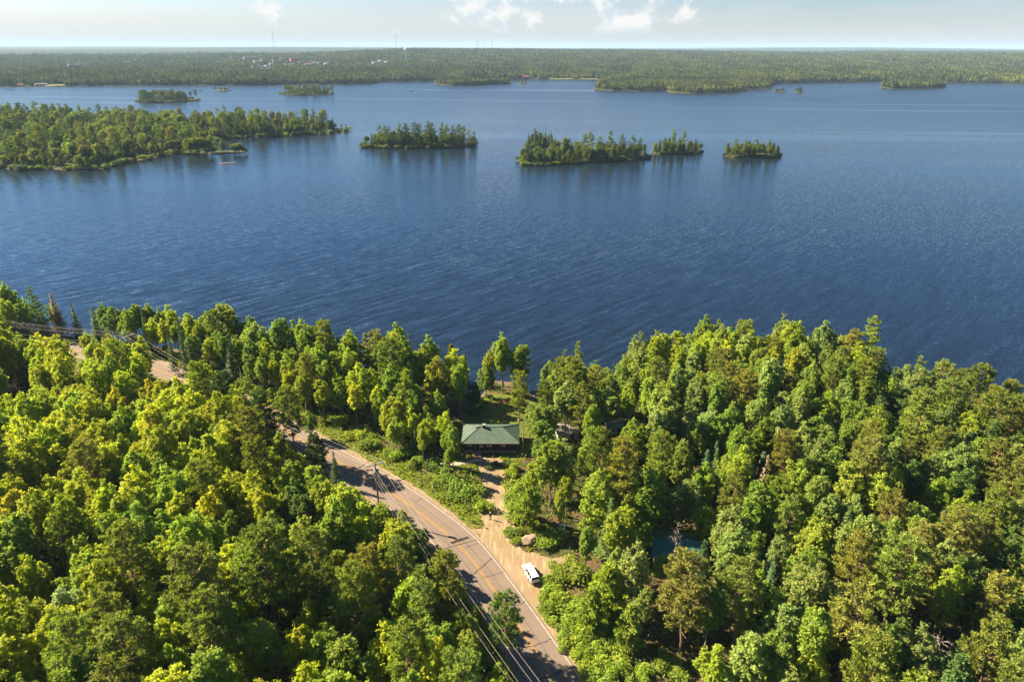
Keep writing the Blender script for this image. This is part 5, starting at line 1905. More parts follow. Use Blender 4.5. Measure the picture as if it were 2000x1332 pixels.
L_('dead_tree', 1640, 700, 12, None, 'bare topped tree with a ruddy trunk on the point', 0.9, 4)
L_('dead_tree', 700, 712, 12, None, 'pale leafless tree among the green wood between the road and the lake', 1.0, 0)
L_('dead_tree', 30, 745, 6, None, 'grey leafless bush tree beside the brown roofed cabin', 1.2, 2)
L_('dead_tree', 1440, 622, 14, None, 'pale leafless crown on the skyline of the point', 0.9, 1)
L_('spruce_tree', 97, 571, 15, 'rust brown', 'red brown spruce with a sharp tip on the far left shore', 1.25)
L_('spruce_tree', 325, 642, 14, 'deep green', None, 0.8)
L_('spruce_tree', 345, 620, 17, 'deep green', 'tallest dark spruce of the trio right of the far utility pole', 0.75)
L_('spruce_tree', 366, 650, 13, 'deep green', None, 0.8)
L_('spruce_tree', 275, 603, 14, 'dark green', None, 0.9)
L_('maple_tree', 325, 597, 15, 'yellow green', 'flat topped yellow green maple standing above the far left shore', 0.8)
L_('maple_tree', 402, 605, 15, 'bright green', None, 1.0)
L_('white_pine', 58, 560, 17, 'dark green', None, 0.9, 1)
L_('aspen_tree', 112, 1138, 15, 'silvery green', 'aspen with silvery upturned leaves at the left side of the lower wood', 0.95, 2)
L_('birch_tree', 35, 870, 12, 'silvery green', 'pale silvery birch near the left edge of the bright wood')
L_('aspen_tree', 1085, 868, 12, 'yellow green', 'yellow green aspen right of the cabin and drive', 1.1)
L_('aspen_tree', 1060, 890, 10, 'yellow green', None, 1.1)
L_('aspen_tree', 1110, 915, 12, 'yellow green', None, 1.0)
L_('aspen_tree', 1040, 900, 9, 'yellow green', None, 1.0)
L_('aspen_tree', 1095, 955, 11, 'bright green', None, 0.8)
L_('maple_tree', 1745, 1080, 14, 'bright green', 'bright green maple lit among the dark trees at right')

# ---- the woods between them
TREES_XY = [(t['x'], t['y'], 2.4 if t['kind'] != 'shrub' else 1.0) for t in PLANTS]


def zone_of(x, y):
    """which named piece of woodland a spot lies in"""
    p = EDGE[int(np.argmin(np.hypot(EDGE[:, 0] - x, EDGE[:, 1] - y)))]
    i = int(np.argmin(np.hypot(EDGE[:, 0] - x, EDGE[:, 1] - y)))
    i = min(max(i, 1), len(EDGE) - 2)
    nn = FAR_EDGE[i] - EDGE[i]
    side = (x - EDGE[i][0]) * nn[0] + (y - EDGE[i][1]) * nn[1]
    if side > 0:
        return 'left wood'
    if x < -8 and y > 95:
        return 'lake strip'
    return 'right wood'


def mix_for(zone, x, y, rnd, px, py):
    v = float(fbm(x / 26.0, y / 26.0, 71, 2)); u = rnd.random()
    if zone == 'left wood':
        if py > 1000:   # lower left: more pine and darker maple
            k = 'red_pine' if u < 0.17 else 'maple_tree' if u < 0.38 else 'oak_tree' if u < 0.58 else 'aspen_tree' if u < 0.86 else 'birch_tree'
            tone = rnd.choice(['bright green', 'yellow green', 'bright green', 'yellow green', 'mid green'])
        else:
            k = 'red_pine' if u < 0.05 else 'maple_tree' if u < 0.34 else 'oak_tree' if u < 0.55 else 'aspen_tree' if u < 0.85 else 'birch_tree'
            tone = rnd.choice(['yellow green', 'yellow green', 'yellow green', 'bright green', 'yellow green', 'golden green'])
            if px > 560 and py > 880:
                tone = rnd.choice(['mid green', 'bright green', 'dark green'])
    elif zone == 'lake strip':
        k = 'maple_tree' if u < 0.36 else 'aspen_tree' if u < 0.76 else 'birch_tree' if u < 0.84 else 'spruce_tree' if u < 0.91 else 'red_pine'
        tone = rnd.choice(['bright green', 'mid green', 'yellow green', 'bright green', 'mid green'])
    else:
        if px > 1680:
            k = 'red_pine' if u < 0.34 else 'aspen_tree' if u < 0.52 else 'oak_tree' if u < 0.70 else 'maple_tree' if u < 0.84 else 'birch_tree' if u < 0.95 else 'spruce_tree'
            tone = rnd.choice(['mid green', 'bright green', 'grey green', 'dark green'])
        elif py < 720:
            k = 'aspen_tree' if u < 0.60 else 'maple_tree' if u < 0.75 else 'birch_tree' if u < 0.86 else 'spruce_tree' if u < 0.94 else 'red_pine'
            tone = rnd.choice(['bright green', 'yellow green', 'bright green', 'grey green'])
        else:
            k = 'aspen_tree' if u < 0.46 else 'oak_tree' if u < 0.57 else 'maple_tree' if u < 0.70 else 'birch_tree' if u < 0.80 else 'red_pine' if u < 0.91 else 'spruce_tree'
            tone = rnd.choice(['grey green', 'mid green', 'grey green', 'bright green', 'mid green'])
    if k == 'aspen_tree' and zone == 'left wood' and rnd.random() < 0.6:
        k = 'poplar_tree'
    if k == 'red_pine':
        tone = rnd.choice(['olive green', 'bronze green', 'olive green'])
    if k == 'spruce_tree':
        tone = rnd.choice(['deep green', 'blue green', 'dark green'])
    return k, tone


HFULL = {'poplar_tree': (13.5, 18.5), 'oak_tree': (12, 16.5), 'aspen_tree': (14, 19), 'maple_tree': (12, 16.5), 'birch_tree': (12, 16.5), 'red_pine': (16, 21), 'spruce_tree': (10, 15)}


PINES = [t for t in PLANTS if t['label'] and ('tallest red pine' in t['label'] or 'great red pine' in t['label'] or 'big red pine' in t['label'] or 'broad forked' in t['label'])]


def fill_woods():
    rnd = random.Random(2024)
    pts = np.array([(a, b) for a, b, _ in TREES_XY]); rad = np.array([c for *_, c in TREES_XY])
    n_try = 34000
    xs = np.array([rnd.uniform(-235, 205) for _ in range(n_try)]); ys = np.array([rnd.uniform(38, 262) for _ in range(n_try)])
    sd = shore_y(xs) - ys
    rd = dist_line(xs, ys, CENTRE)
    dd = dist_line(xs, ys, DRIVE)
    left = None
    ok = (sd > 2.0) & (rd > 5.4)
    ok &= ~((dd < 5.0) & (ys > 84)) & ~inpoly(xs, ys, LAWN) & ~inpoly(xs, ys, PARK)
    ok &= ~((np.abs(xs + 4.9) < 9.0) & (np.abs(ys - 138.1) < 6.5))
    ok &= np.hypot(xs - SHED_C.x, ys - SHED_C.y) > 7.0
    gh_all = gh(xs, ys)
    heights = {}
    for i in np.nonzero(ok)[0]:
        x, y = float(xs[i]), float(ys[i])
        zone = zone_of(x, y)
        # the lake-side verge is wider and open; the drive corner is low bush
        if zone != 'left wood' and rd[i] < (15.0 if (x > 0 and y < 97) else 11.0 if x > -50 else 6.5):
            continue
        if zone != 'left wood' and math.hypot(x - 9, y - 101) < 7.5:
            continue
        g = float(gh_all[i])
        px, py = proj(x, y, g + 12)
        if not (-90 < px < 2090 and py < 1500):
            continue
        ppx, ppy = proj(x, y, g + 17)
        if ppy > 1390:
            continue
        k, tone = mix_for(zone, x, y, rnd, px, py)
        h = rnd.uniform(*HFULL[k])
        if sd[i] < 14:
            h = max(h, 14.0) * (1.1 if zone == 'lake strip' else 1.1 if 1170 < px < 1690 else 0.9)
        if zone == 'left wood' and rd[i] < 9:
            h *= 0.85
        if zone != 'left wood' and rd[i] < 17:
            h *= 0.78
        if zone == 'lake strip' and y < 142 and x > -26:
            h *= 0.72
        # keep the cabin, drive, sheds and the gaps of the road in sight
        tx, ty = proj(x, y, g + h * 0.97)
        block = any(abs(x - t['x']) < 2.8 and -1.0 < t['y'] - y < 6.5 for t in PINES)
        for (cx, cyy, wx, bottom) in ((958, 830, 60, 925), (968, 925, 34, 1040), (1312, 1050, 42, 1105), (1200, 808, 22, 842), (1108, 822, 30, 845), (1005, 845, 30, 900), (930, 840, 40, 905), (1040, 1080, 62, 1180), (318, 706, 34, 735), (145, 690, 16, 720), (20, 700, 30, 760), (125, 640, 118, 650), (590, 838, 36, 870), (690, 905, 50, 940), (860, 1040, 45, 1110), (985, 1150, 40, 1250), (985, 770, 42, 800)):
            if cx == 125 and zone != 'left wood':
                continue
            if abs(tx - cx) < wx + 14 and ty < bottom and py + 30 > cyy and proj(x, y, g)[1] > bottom - 4:
                block = True; break
        if block:
            continue
        for hx, hy, hw in ((-9.0, 138.1, 6.0), (-2.0, 138.1, 6.0), (3.5, 98.0, 5.0), (-2.5, 126.0, 3.5)):
            al = -(x - hx) * 0.9326 + (y - hy) * 0.361; ac = (x - hx) * 0.361 + (y - hy) * 0.9326
            if 0 < al < 26 and abs(ac) < hw:
                h = min(h, max(al * 0.70 + 2.0, 4.0))
        r = {'poplar_tree': 2.35, 'oak_tree': 2.9, 'aspen_tree': 2.3, 'maple_tree': 3.0, 'birch_tree': 2.35, 'red_pine': 2.9, 'spruce_tree': 2.0}[k]
        if zone == 'left wood' and rd[i] < 26 and px > 520:
            # the sun comes from this side: most of the roadside trees are too low to shade the whole road
            lim = (rd[i] - LANE + (2.0 if rnd.random() < 0.88 else 7.0)) / 0.85
            if 820 < py < 985 and px > 560:
                lim = (rd[i] - LANE + 1.0) / 0.85
            h = min(h, max(lim, 5.0))
        r *= 0.62 + 0.5 * h / HFULL[k][1]
        d2 = np.hypot(pts[:, 0] - x, pts[:, 1] - y)
        if (d2 < (rad + r) * 0.74).any():
            continue
        pts = np.vstack([pts, [x, y]]); rad = np.append(rad, r)
        plant(k, x, y, g - 0.1, h, tone, zone, None, 1.02 if k != 'spruce_tree' else 1.35)


fill_woods()


def fill_shrubs():
    rnd = random.Random(99)
    spots = []
    named = [((940, 990), 2.6, 'bright green', 'round bright shrub at the corner of the grass and the gravel drive'), ((905, 955), 3.2, 'mid green', None), ((880, 940), 3.4, 'mid green', None), ((925, 965), 2.6, 'mid green', None),
             ((895, 975), 2.2, 'mid green', None), ((1005, 1040), 2.2, 'mid green', None), ((1010, 1018), 2.6, 'bright green', None), ((1068, 1060), 2.2, 'bright green', None), ((1085, 1048), 2.4, 'bright green', None), ((1050, 1030), 2.0, 'bright green', None),
             ((1010, 1060), 1.4, 'bright green', None), ((1005, 985), 2.8, 'mid green', None), ((1012, 955), 3.0, 'bright green', None), ((1003, 925), 2.4, 'bright green', None),
             ((955, 912), 1.2, 'dark green', None), ((970, 908), 1.3, 'dark green', None), ((985, 908), 1.3, 'dark green', None), ((1000, 906), 1.3, 'dark green', None),
             ((850, 915), 2.4, 'dark green', None), ((815, 905), 2.6, 'mid green', None), ((790, 890), 2.6, 'mid green', None), ((720, 870), 3.0, 'mid green', None), ((700, 855), 3.0, 'bright green', None),
             ((1088, 1120), 2.4, 'bright green', None), ((1072, 1150), 2.2, 'mid green', None), ((1090, 1175), 2.6, 'bright green', None), ((1075, 1195), 2.2, 'mid green', None), ((1105, 1205), 2.6, 'bright green', None), ((1100, 1240), 2.2, 'mid green', None),
             ((1128, 1225), 2.6, 'bright green', None), ((1125, 1262), 2.2, 'bright green', None), ((1150, 1262), 2.6, 'mid green', None), ((1145, 1298), 2.2, 'bright green', None), ((1172, 1300), 2.4, 'bright green', None), ((1168, 1330), 2.2, 'mid green', None), ((1115, 1120), 3.0, 'bright green', None),
             ((1060, 1172), 1.6, 'bright green', None), ((1082, 1216), 1.7, 'bright green', None), ((1096, 1256), 1.5, 'mid green', None), ((1112, 1246), 2.0, 'bright green', None), ((1132, 1282), 1.6, 'bright green', None), ((1110, 1180), 2.2, 'bright green', None), ((1130, 1200), 2.6, 'mid green', None), ((1150, 1235), 2.6, 'bright green', None), ((1170, 1275), 2.6, 'bright green', None), ((1190, 1315), 2.6, 'mid green', None), ((1155, 1325), 1.7, 'bright green', None),
             ((1290, 1290), 2.2, 'mid green', None), ((1330, 1310), 2.0, 'mid green', None), ((1262, 1322), 2.2, 'bright green', None), ((1380, 1318), 2.2, 'mid green', None),
             ((945, 768), 1.8, 'bright green', None), ((928, 785), 2.2, 'dark green', None), ((955, 762), 1.6, 'dark green', None)]
    for (px, py), h, tone, lab in named:
        p = at(px, py, 4.2)
        plant('shrub', p.x, p.y, near_height(p.x, p.y) - 0.05, h, tone, 'shrubs', lab, 1.0 + 0.15 * rnd.random())
        spots.append((p.x, p.y))
    # a hem of bushes along the wood edges beside the road
    for i in range(10, len(EDGE) - 30, 3):
        for side, off in ((-1, 9.3), (1, 6.4)):
            if rnd.random() < 0.45:
                continue
            base = CENTRE[i]
            nn = FAR_EDGE[i] - EDGE[i]; nn = nn / np.linalg.norm(nn)
            q = base + nn * side * (off + rnd.uniform(0, 2.2))
            x, y = float(q[0]), float(q[1])
            px, py = proj(x, y, 5)
            if not (0 < px < 2000 and 0 < py < 1332) or y > 205:
                continue
            if inpoly(np.array([x]), np.array([y]), PARK)[0] or dist_line([x], [y], DRIVE)[0] < 4.5:
                continue
            if any(math.hypot(x - a, y - b) < 1.6 for a, b in spots):
                continue
            spots.append((x, y))
            plant('shrub', x, y, near_height(x, y) - 0.05, rnd.uniform(1.3, 2.6), rnd.choice(['bright green', 'mid green', 'mid green']), 'shrubs', None, rnd.uniform(0.9, 1.3))


fill_shrubs()


# ---- islands
def fill_isle(key, n, kinds, hr, tones, seed, rmin=2.2, inner=0.93, region=None, wide=1.25):
    Q, c, top = ISLES[key]
    rnd = random.Random(seed)
    x0, x1 = Q[:, 0].min(), Q[:, 0].max(); y0, y1 = Q[:, 1].min(), Q[:, 1].max()
    poly = [tuple(c + (q - c) * inner) for q in Q]
    got = [(t['x'], t['y']) for t in PLANTS if t['zone'] == key]
    tries = 0
    while n > 0 and tries < 5000:
        tries += 1
        x, y = rnd.uniform(x0, x1), rnd.uniform(y0, y1)
        if not inpoly(np.array([x]), np.array([y]), poly)[0]:
            continue
        if region and not region(x, y):
            continue
        if any(math.hypot(x - a, y - b) < rmin for a, b in got):
            continue
        k = rnd.choices([a for a, _ in kinds], [b for _, b in kinds])[0]
        h = rnd.uniform(*hr[k])
        got.append((x, y)); n -= 1
        z = min(top, 0.9 + 0.04 * min(abs(x - x0), abs(y - y0)))
        plant(k, x, y, z - 0.3, h, rnd.choice(tones[k]), key, None, wide * rnd.uniform(0.85, 1.2))


_ht = {'white_pine': (15, 22), 'red_pine': (14, 20), 'spruce_tree': (8, 13), 'cedar_tree': (6, 10), 'maple_tree': (8, 12), 'aspen_tree': (10, 15), 'birch_tree': (9, 13)}
_tn = {'white_pine': ['dark green', 'mid green', 'olive green'], 'red_pine': ['olive green', 'bronze green', 'dark green'], 'spruce_tree': ['deep green', 'dark green'], 'cedar_tree': ['dark green', 'olive green'],
       'maple_tree': ['bright green', 'mid green'], 'aspen_tree': ['mid green', 'bright green', 'yellow green'], 'birch_tree': ['mid green', 'bright green', 'bronze green']}


def isle_pine(key, px, py, base_py, label, tone='mid green', kind='white_pine', width=1.0, model=None):
    """a pine on an island, its foot seen at base_py and its top at py"""
    p = at(px, base_py, 1.2)
    d = ray(px, py)
    top = CAM_Z + d.z / math.hypot(d.x, d.y) * math.hypot(p.x, p.y)
    plant(kind, p.x, p.y, 0.8, top - 0.8, tone, key, label, width * 1.45, model)


I_ = isle_pine
I_('long', 1150, 258, 307, None); I_('long', 1190, 256, 310, 'open crowned white pine standing free above the middle of the long island', 'mid green', 'white_pine', 0.8, 2)
I_('long', 1140, 262, 312, None, 'olive green'); I_('long', 1170, 266, 309, None); I_('long', 1213, 262, 308, None, 'mid green'); I_('long', 1236, 264, 308, None); I_('long', 1248, 268, 309, None, 'mid green', 'white_pine', 0.8)
I_('long', 1104, 266, 310, None, 'olive green', 'birch_tree')
I_('behind', 1046, 251, 284, 'tall pointed pine on the small island tucked behind the long one', 'dark green', 'white_pine', 0.9, 1)
I_('behind', 1032, 262, 284, None, 'olive green', 'spruce_tree'); I_('behind', 1060, 262, 283, None, 'dark green', 'spruce_tree'); I_('behind', 1072, 262, 283, None, 'dark green', 'spruce_tree'); I_('behind', 1084, 264, 283, None, 'dark green', 'spruce_tree')
I_('peaked', 1314, 252, 299, 'tallest pine on the small peaked island right of the long one', 'mid green', 'white_pine', 0.85, 1); I_('peaked', 1333, 256, 298, 'second pine of the small peaked island', 'mid green', 'white_pine', 0.7, 0)
I_('peaked', 1279, 277, 299, None, 'yellow green', 'birch_tree'); I_('peaked', 1364, 280, 298, None, 'yellow green', 'birch_tree', 0.6); I_('peaked', 1296, 270, 299, None, 'mid green')
I_('east', 1437, 270, 304, None, 'mid green'); I_('east', 1455, 272, 305, None, 'mid green', 'white_pine', 0.9, 1); I_('east', 1474, 270, 305, None, 'olive green', 'white_pine', 0.9, 3); I_('east', 1499, 273, 305, None, 'mid green', 'white_pine', 0.7); I_('east', 1515, 281, 305, None, 'olive green', 'spruce_tree', 0.9)
for _x, _t in ((740, 244), (752, 246), (758, 246), (783, 242), (793, 241), (811, 239), (821, 241), (838, 237), (845, 240), (865, 241), (873, 244), (886, 246), (898, 243), (905, 246), (918, 252), (926, 256)):
    I_('oval', _x, _t, 283 + (_x % 5), None, ['mid green', 'dark green', 'olive green'][_x % 3])
fill_isle('oval', 78, [('cedar_tree', 3), ('maple_tree', 2), ('birch_tree', 3), ('spruce_tree', 2)], {**_ht, 'maple_tree': (6, 9), 'birch_tree': (8, 11)}, _tn, 31, rmin=2.0, inner=0.965, wide=1.75)
fill_isle('long', 110, [('cedar_tree', 4), ('maple_tree', 2), ('birch_tree', 4), ('spruce_tree', 2)], {**_ht, 'maple_tree': (6, 9), 'birch_tree': (7, 11), 'spruce_tree': (7, 11)}, _tn, 32, rmin=2.0, inner=0.965, wide=1.75)
fill_isle('behind', 16, [('cedar_tree', 2), ('spruce_tree', 3)], _ht, _tn, 33, rmin=2.0, inner=0.965, wide=1.75)
fill_isle('peaked', 34, [('cedar_tree', 3), ('birch_tree', 2), ('spruce_tree', 2)], {**_ht, 'birch_tree': (6, 9)}, _tn, 34, rmin=2.0, inner=0.965, wide=1.75)
fill_isle('east', 40, [('cedar_tree', 3), ('birch_tree', 2), ('maple_tree', 2)], {**_ht, 'maple_tree': (6, 9), 'birch_tree': (6, 9)}, _tn, 35, rmin=2.0, inner=0.965, wide=1.75)
fill_isle('farleft', 44, [('red_pine', 4), ('white_pine', 2), ('birch_tree', 2)], {**_ht, 'red_pine': (13, 17), 'white_pine': (14, 18)}, _tn, 36, 2.6, 0.96, wide=1.7)
fill_isle('farmid', 44, [('red_pine', 3), ('white_pine', 2), ('birch_tree', 3)], {**_ht, 'red_pine': (13, 16), 'white_pine': (14, 17)}, _tn, 37, 2.6, 0.96, wide=1.7)
fill_isle('dot', 7, [('birch_tree', 1), ('maple_tree', 1)], {**_ht, 'maple_tree': (6, 8), 'birch_tree': (6, 9)}, _tn, 38, rmin=2.0, inner=0.965, wide=1.75)
fill_isle('islet', 4, [('cedar_tree', 1), ('maple_tree', 1)], {**_ht, 'maple_tree': (5, 8)}, _tn, 39, rmin=2.0, inner=0.965, wide=1.75)
fill_isle('islet2', 4, [('cedar_tree', 1), ('birch_tree', 1)], {**_ht, 'birch_tree': (7, 10)}, _tn, 40, rmin=2.0, inner=0.965, wide=1.75)
fill_isle('fardot', 5, [('cedar_tree', 1), ('maple_tree', 1)], {**_ht, 'maple_tree': (6, 8)}, _tn, 41, rmin=2.0, inner=0.965, wide=1.75)
# the pine spit
for _x, _t, _b, _k, _w in ((358, 285, 300, 'spruce_tree', 0.8), (374, 268, 301, 'maple_tree', 1.2), (388, 265, 300, 'maple_tree', 1.2), (400, 266, 299, 'birch_tree', 1.2), (410, 270, 298, 'maple_tree', 1.0),
                           (434, 274, 297, 'white_pine', 1.0), (438, 271, 297, 'white_pine', 1.3), (445, 276, 297, 'white_pine', 1.2), (458, 280, 298, 'birch_tree', 1.5), (468, 278, 298, 'birch_tree', 1.6), (463, 284, 298, 'maple_tree', 1.5), (476, 285, 298, 'maple_tree', 1.5), (481, 290, 298, 'maple_tree', 1.2)):
    I_('spit', _x, _t, _b, None, 'bright green' if _k in ('maple_tree', 'birch_tree') else 'mid green', _k, _w, 1 if _k == 'white_pine' else None)
# the peninsula: pines along the back ridge, mixed wood in front
for _x, _t in ((6, 200), (22, 197), (45, 199), (70, 196), (76, 195), (88, 200), (110, 201), (122, 200), (138, 201), (160, 203), (180, 206), (214, 206), (235, 214), (254, 214), (286, 211), (310, 217), (340, 216), (362, 220), (385, 214), (400, 222), (420, 224), (438, 214), (455, 222), (470, 226), (505, 210), (520, 218), (545, 221), (560, 222), (598, 216), (620, 225), (640, 232), (668, 240), (676, 241)):
    _b = 233 + 0.034 * _x + (_x % 7) * 0.9
    I_('peninsula', _x, _t + 2, min(_b, 256), None, ['dark green', 'mid green', 'olive green'][_x % 3], ['white_pine', 'red_pine'][_x % 2])
_pen = lambda x, y: proj(x, y, 8)[0] > -30
fill_isle('peninsula', 60, [('cedar_tree', 3), ('maple_tree', 3), ('birch_tree', 2)], {**_ht, 'maple_tree': (7, 10), 'birch_tree': (8, 11)}, _tn, 43, 3.4, 0.985, region=lambda x, y: _pen(x, y) and proj(x, y, 1)[1] > 258 and not inpoly(np.array([x]), np.array([y]), [tuple(ISLES['peninsula'][1] + (q - ISLES['peninsula'][1]) * 0.94) for q in ISLES['peninsula'][0]])[0], wide=1.7)
fill_isle('peninsula', 290, [('white_pine', 3), ('red_pine', 5), ('spruce_tree', 2), ('maple_tree', 5), ('birch_tree', 4)], {**_ht, 'white_pine': (17, 22), 'red_pine': (15, 20), 'maple_tree': (12, 17), 'birch_tree': (13, 17), 'spruce_tree': (12, 16)}, _tn, 42, 8.2, 0.965, region=_pen, wide=1.55)


def hem(key, step, hr, seed, tones=('deep green', 'dark green', 'dark green', 'olive green', 'mid green')):
    """alders and willows leaning over the water along the side that faces the camera"""
    Q, c, top = ISLES[key]
    rnd = random.Random(seed)
    n = len(Q); acc = 0.0
    for i in range(n):
        a, b = Q[i], Q[(i + 1) % n]
        mid = (a + b) / 2
        inward = c - mid
        t_ = b - a
        nn = np.array([-t_[1], t_[0]]); nn /= np.linalg.norm(nn) + 1e-9
        if nn @ inward < 0 and key != 'peninsula':
            nn = -nn
        if key == 'peninsula' and not inpoly(np.array([mid[0] + nn[0]]), np.array([mid[1] + nn[1]]), [tuple(q) for q in Q])[0]:
            nn = -nn
        if nn[1] < -0.25:
            continue
        if proj(mid[0], mid[1], 0)[0] < -20:
            continue
        acc += float(np.linalg.norm(t_))
        while acc > step:
            acc -= step * rnd.uniform(0.8, 1.3)
            p = a + t_ * rnd.random() + nn * rnd.uniform(0.6, 2.6)
            h = rnd.uniform(*hr)
            plant('alder_bush', float(p[0]), float(p[1]), 0.35, h, rnd.choice(tones), key, None, rnd.uniform(0.85, 1.25))


hem('oval', 3.4, (2.2, 4.2), 1); hem('long', 3.0, (2.0, 4.2), 2); hem('peaked', 2.8, (1.8, 3.4), 3); hem('east', 2.8, (2.0, 3.8), 4); hem('behind', 3.0, (2.0, 3.6), 5)
hem('farleft', 5.5, (2.6, 4.5), 6); hem('farmid', 5.5, (2.6, 4.5), 7); hem('peninsula', 6.0, (2.6, 5.5), 8)


# ------------------------------------------------------------------ labels: say which tree
ORD = ['', 'first', 'second', 'third', 'fourth', 'fifth', 'sixth', 'seventh', 'eighth', 'ninth', 'tenth', 'eleventh', 'twelfth', 'thirteenth', 'fourteenth', 'fifteenth', 'sixteenth', 'seventeenth', 'eighteenth',
       'nineteenth', 'twentieth', 'twenty-first', 'twenty-second', 'twenty-third', 'twenty-fourth', 'twenty-fifth', 'twenty-sixth', 'twenty-seventh', 'twenty-eighth', 'twenty-ninth', 'thirtieth'] + ['later'] * 60
NUM = {5: 'five', 10: 'ten', 15: 'fifteen', 20: 'twenty', 25: 'twenty five', 30: 'thirty', 40: 'forty', 50: 'fifty', 60: 'sixty', 70: 'seventy', 80: 'eighty'}
ISLE_WORDS = {'oval': 'oval wooded island', 'long': 'long mid-lake island', 'behind': 'islet behind the long island', 'peaked': 'small peaked island', 'east': 'rightmost mid-lake island', 'farleft': 'far island beyond the peninsula',
              'farmid': 'far middle island', 'dot': 'tiny round far island', 'islet': 'left one of two tiny islets', 'islet2': 'right one of two tiny islets', 'fardot': 'speck of an island off the far point', 'spit': 'rocky spit off the peninsula'}


def landmark_list():
    L = [('white car', *at(1037, 1124, 4)[:2]), ('roadside pole', POLE_NEAR.x, POLE_NEAR.y), ('green roofed cabin', -4.9, 138), ('teal shed', SHED_C.x, SHED_C.y), ('boulder', *at(1035, 1058, 4)[:2]), ('far pole', POLE_FAR.x, POLE_FAR.y),
         ('brown roofed cabin', *at(-4, 742, 6.8)[:2]), ('road bend', *at(560, 812, 4)[:2]), ('pale blue shed', *at(1201, 818, 6.2)[:2]), ('standing person', *at(958, 1014, 4)[:2])]
    names = {'tall ragged white pine': 'ragged white pine', 'grey dead spruce': 'grey dead spruce', 'bright green maple lit': 'sunlit right maple', 'bleached bare treetop': 'bleached treetop', 'tallest red pine of the lower left': 'tallest lower pine',
             'aspen with silvery': 'silvery aspen', 'pale leafless tree among': 'leafless roadside tree', 'rust brown dying': 'rust brown spruce', 'bare stemmed red pine': 'bare stemmed pine', 'pale bare tree in the gap': 'pale bare tree',
             'broad bushy red pine': 'bushy bottom pine', 'soft young pine': 'rusty young pine', 'red brown spruce': 'red brown spruce', 'pale silvery birch': 'silvery birch', 'red pine with bare forked': 'forked shore pine', 'flat topped yellow': 'flat topped maple'}
    for t in PLANTS:
        for k, v in names.items():
            if t['label'] and t['label'].startswith(k):
                L.append((v, t['x'], t['y']))
    return L


def name_plants():
    LM = landmark_list()
    groups = {}
    for t in PLANTS:
        t['px'], t['py'] = proj(t['x'], t['y'], t['z'] + t['h'])
        if t['label']:
            continue
        tone = (t['tone'] + ' ') if t['tone'] else 'bare '
        if t['zone'] in ISLE_WORDS:
            t['base'] = (tone + WORD[t['kind']], ' on the ' + ISLE_WORDS[t['zone']])
        elif t['zone'] == 'peninsula':
            Q = ISLES['peninsula'][0]
            fy = proj(t['x'], t['y'], 0)[1]
            row = 'back ridge' if fy < 250 else 'middle' if fy < 276 else 'near slope'
            part = 'broad end' if t['px'] < 170 else 'waist' if t['px'] < 400 else 'point'
            t['base'] = (tone + WORD[t['kind']], ' on the %s of the peninsula %s' % (row, part))
        else:
            d = [(math.hypot(t['x'] - x, t['y'] - y), n, x, y) for n, x, y in LM]
            dist, n, x, y = min(d)
            dx, dy = t['x'] - x, t['y'] - y
            ax, ay = abs(dx), abs(dy)
            side = 'right of' if dx > 0 else 'left of'
            dep = 'beyond' if dy > 0 else 'in front of'
            rel = side if ax > 2.4 * ay else dep if ay > 2.4 * ax else (('beyond and ' if dy > 0 else 'nearer and ') + side)
            q = max(5, round(dist / 5) * 5) if dist < 28 else min(80, round(dist / 10) * 10)
            r_ = t['h'] / max(HFULL.get(t['kind'], (2, 3))[1], 0.1)
            size = 'tall ' if r_ > 0.93 else 'low ' if r_ < 0.68 else ''
            t['base'] = (size + tone + WORD[t['kind']], ' %s metres %s the %s' % (NUM[q], rel, n))
        groups.setdefault(t['base'], []).append(t)
    used = {}
    for base, ts in groups.items():
        ts.sort(key=lambda t: t['px'])
        for i, t in enumerate(ts):
            if len(ts) == 1:
                lab = base[0] + base[1]
                if t['zone'] in ISLE_WORDS or t['zone'] == 'peninsula':
                    lab = 'only ' + lab
            elif i == len(ts) - 1 and len(ts) > 1:
                lab = 'rightmost ' + base[0] + base[1]
            elif i == 0:
                lab = 'leftmost ' + base[0] + base[1]
            else:
                lab = ORD[i + 1] + ' ' + base[0] + ' from left' + base[1]
            w = lab.split()
            if len(w) > 16:
                lab = lab.replace(' and ', ' ').replace(' metres', ' m')
            t['label'] = lab


name_plants()
GROUP = {'left wood': 'trees of the wood left of the road', 'right wood': 'trees of the wood right of the drive', 'lake strip': 'trees between the road and the lake', 'near': 'tall trees that stand out of the woods',
         'shrubs': 'shrubs along the road and the drive', 'peninsula': 'trees of the peninsula', 'spit': 'trees of the rocky spit'}


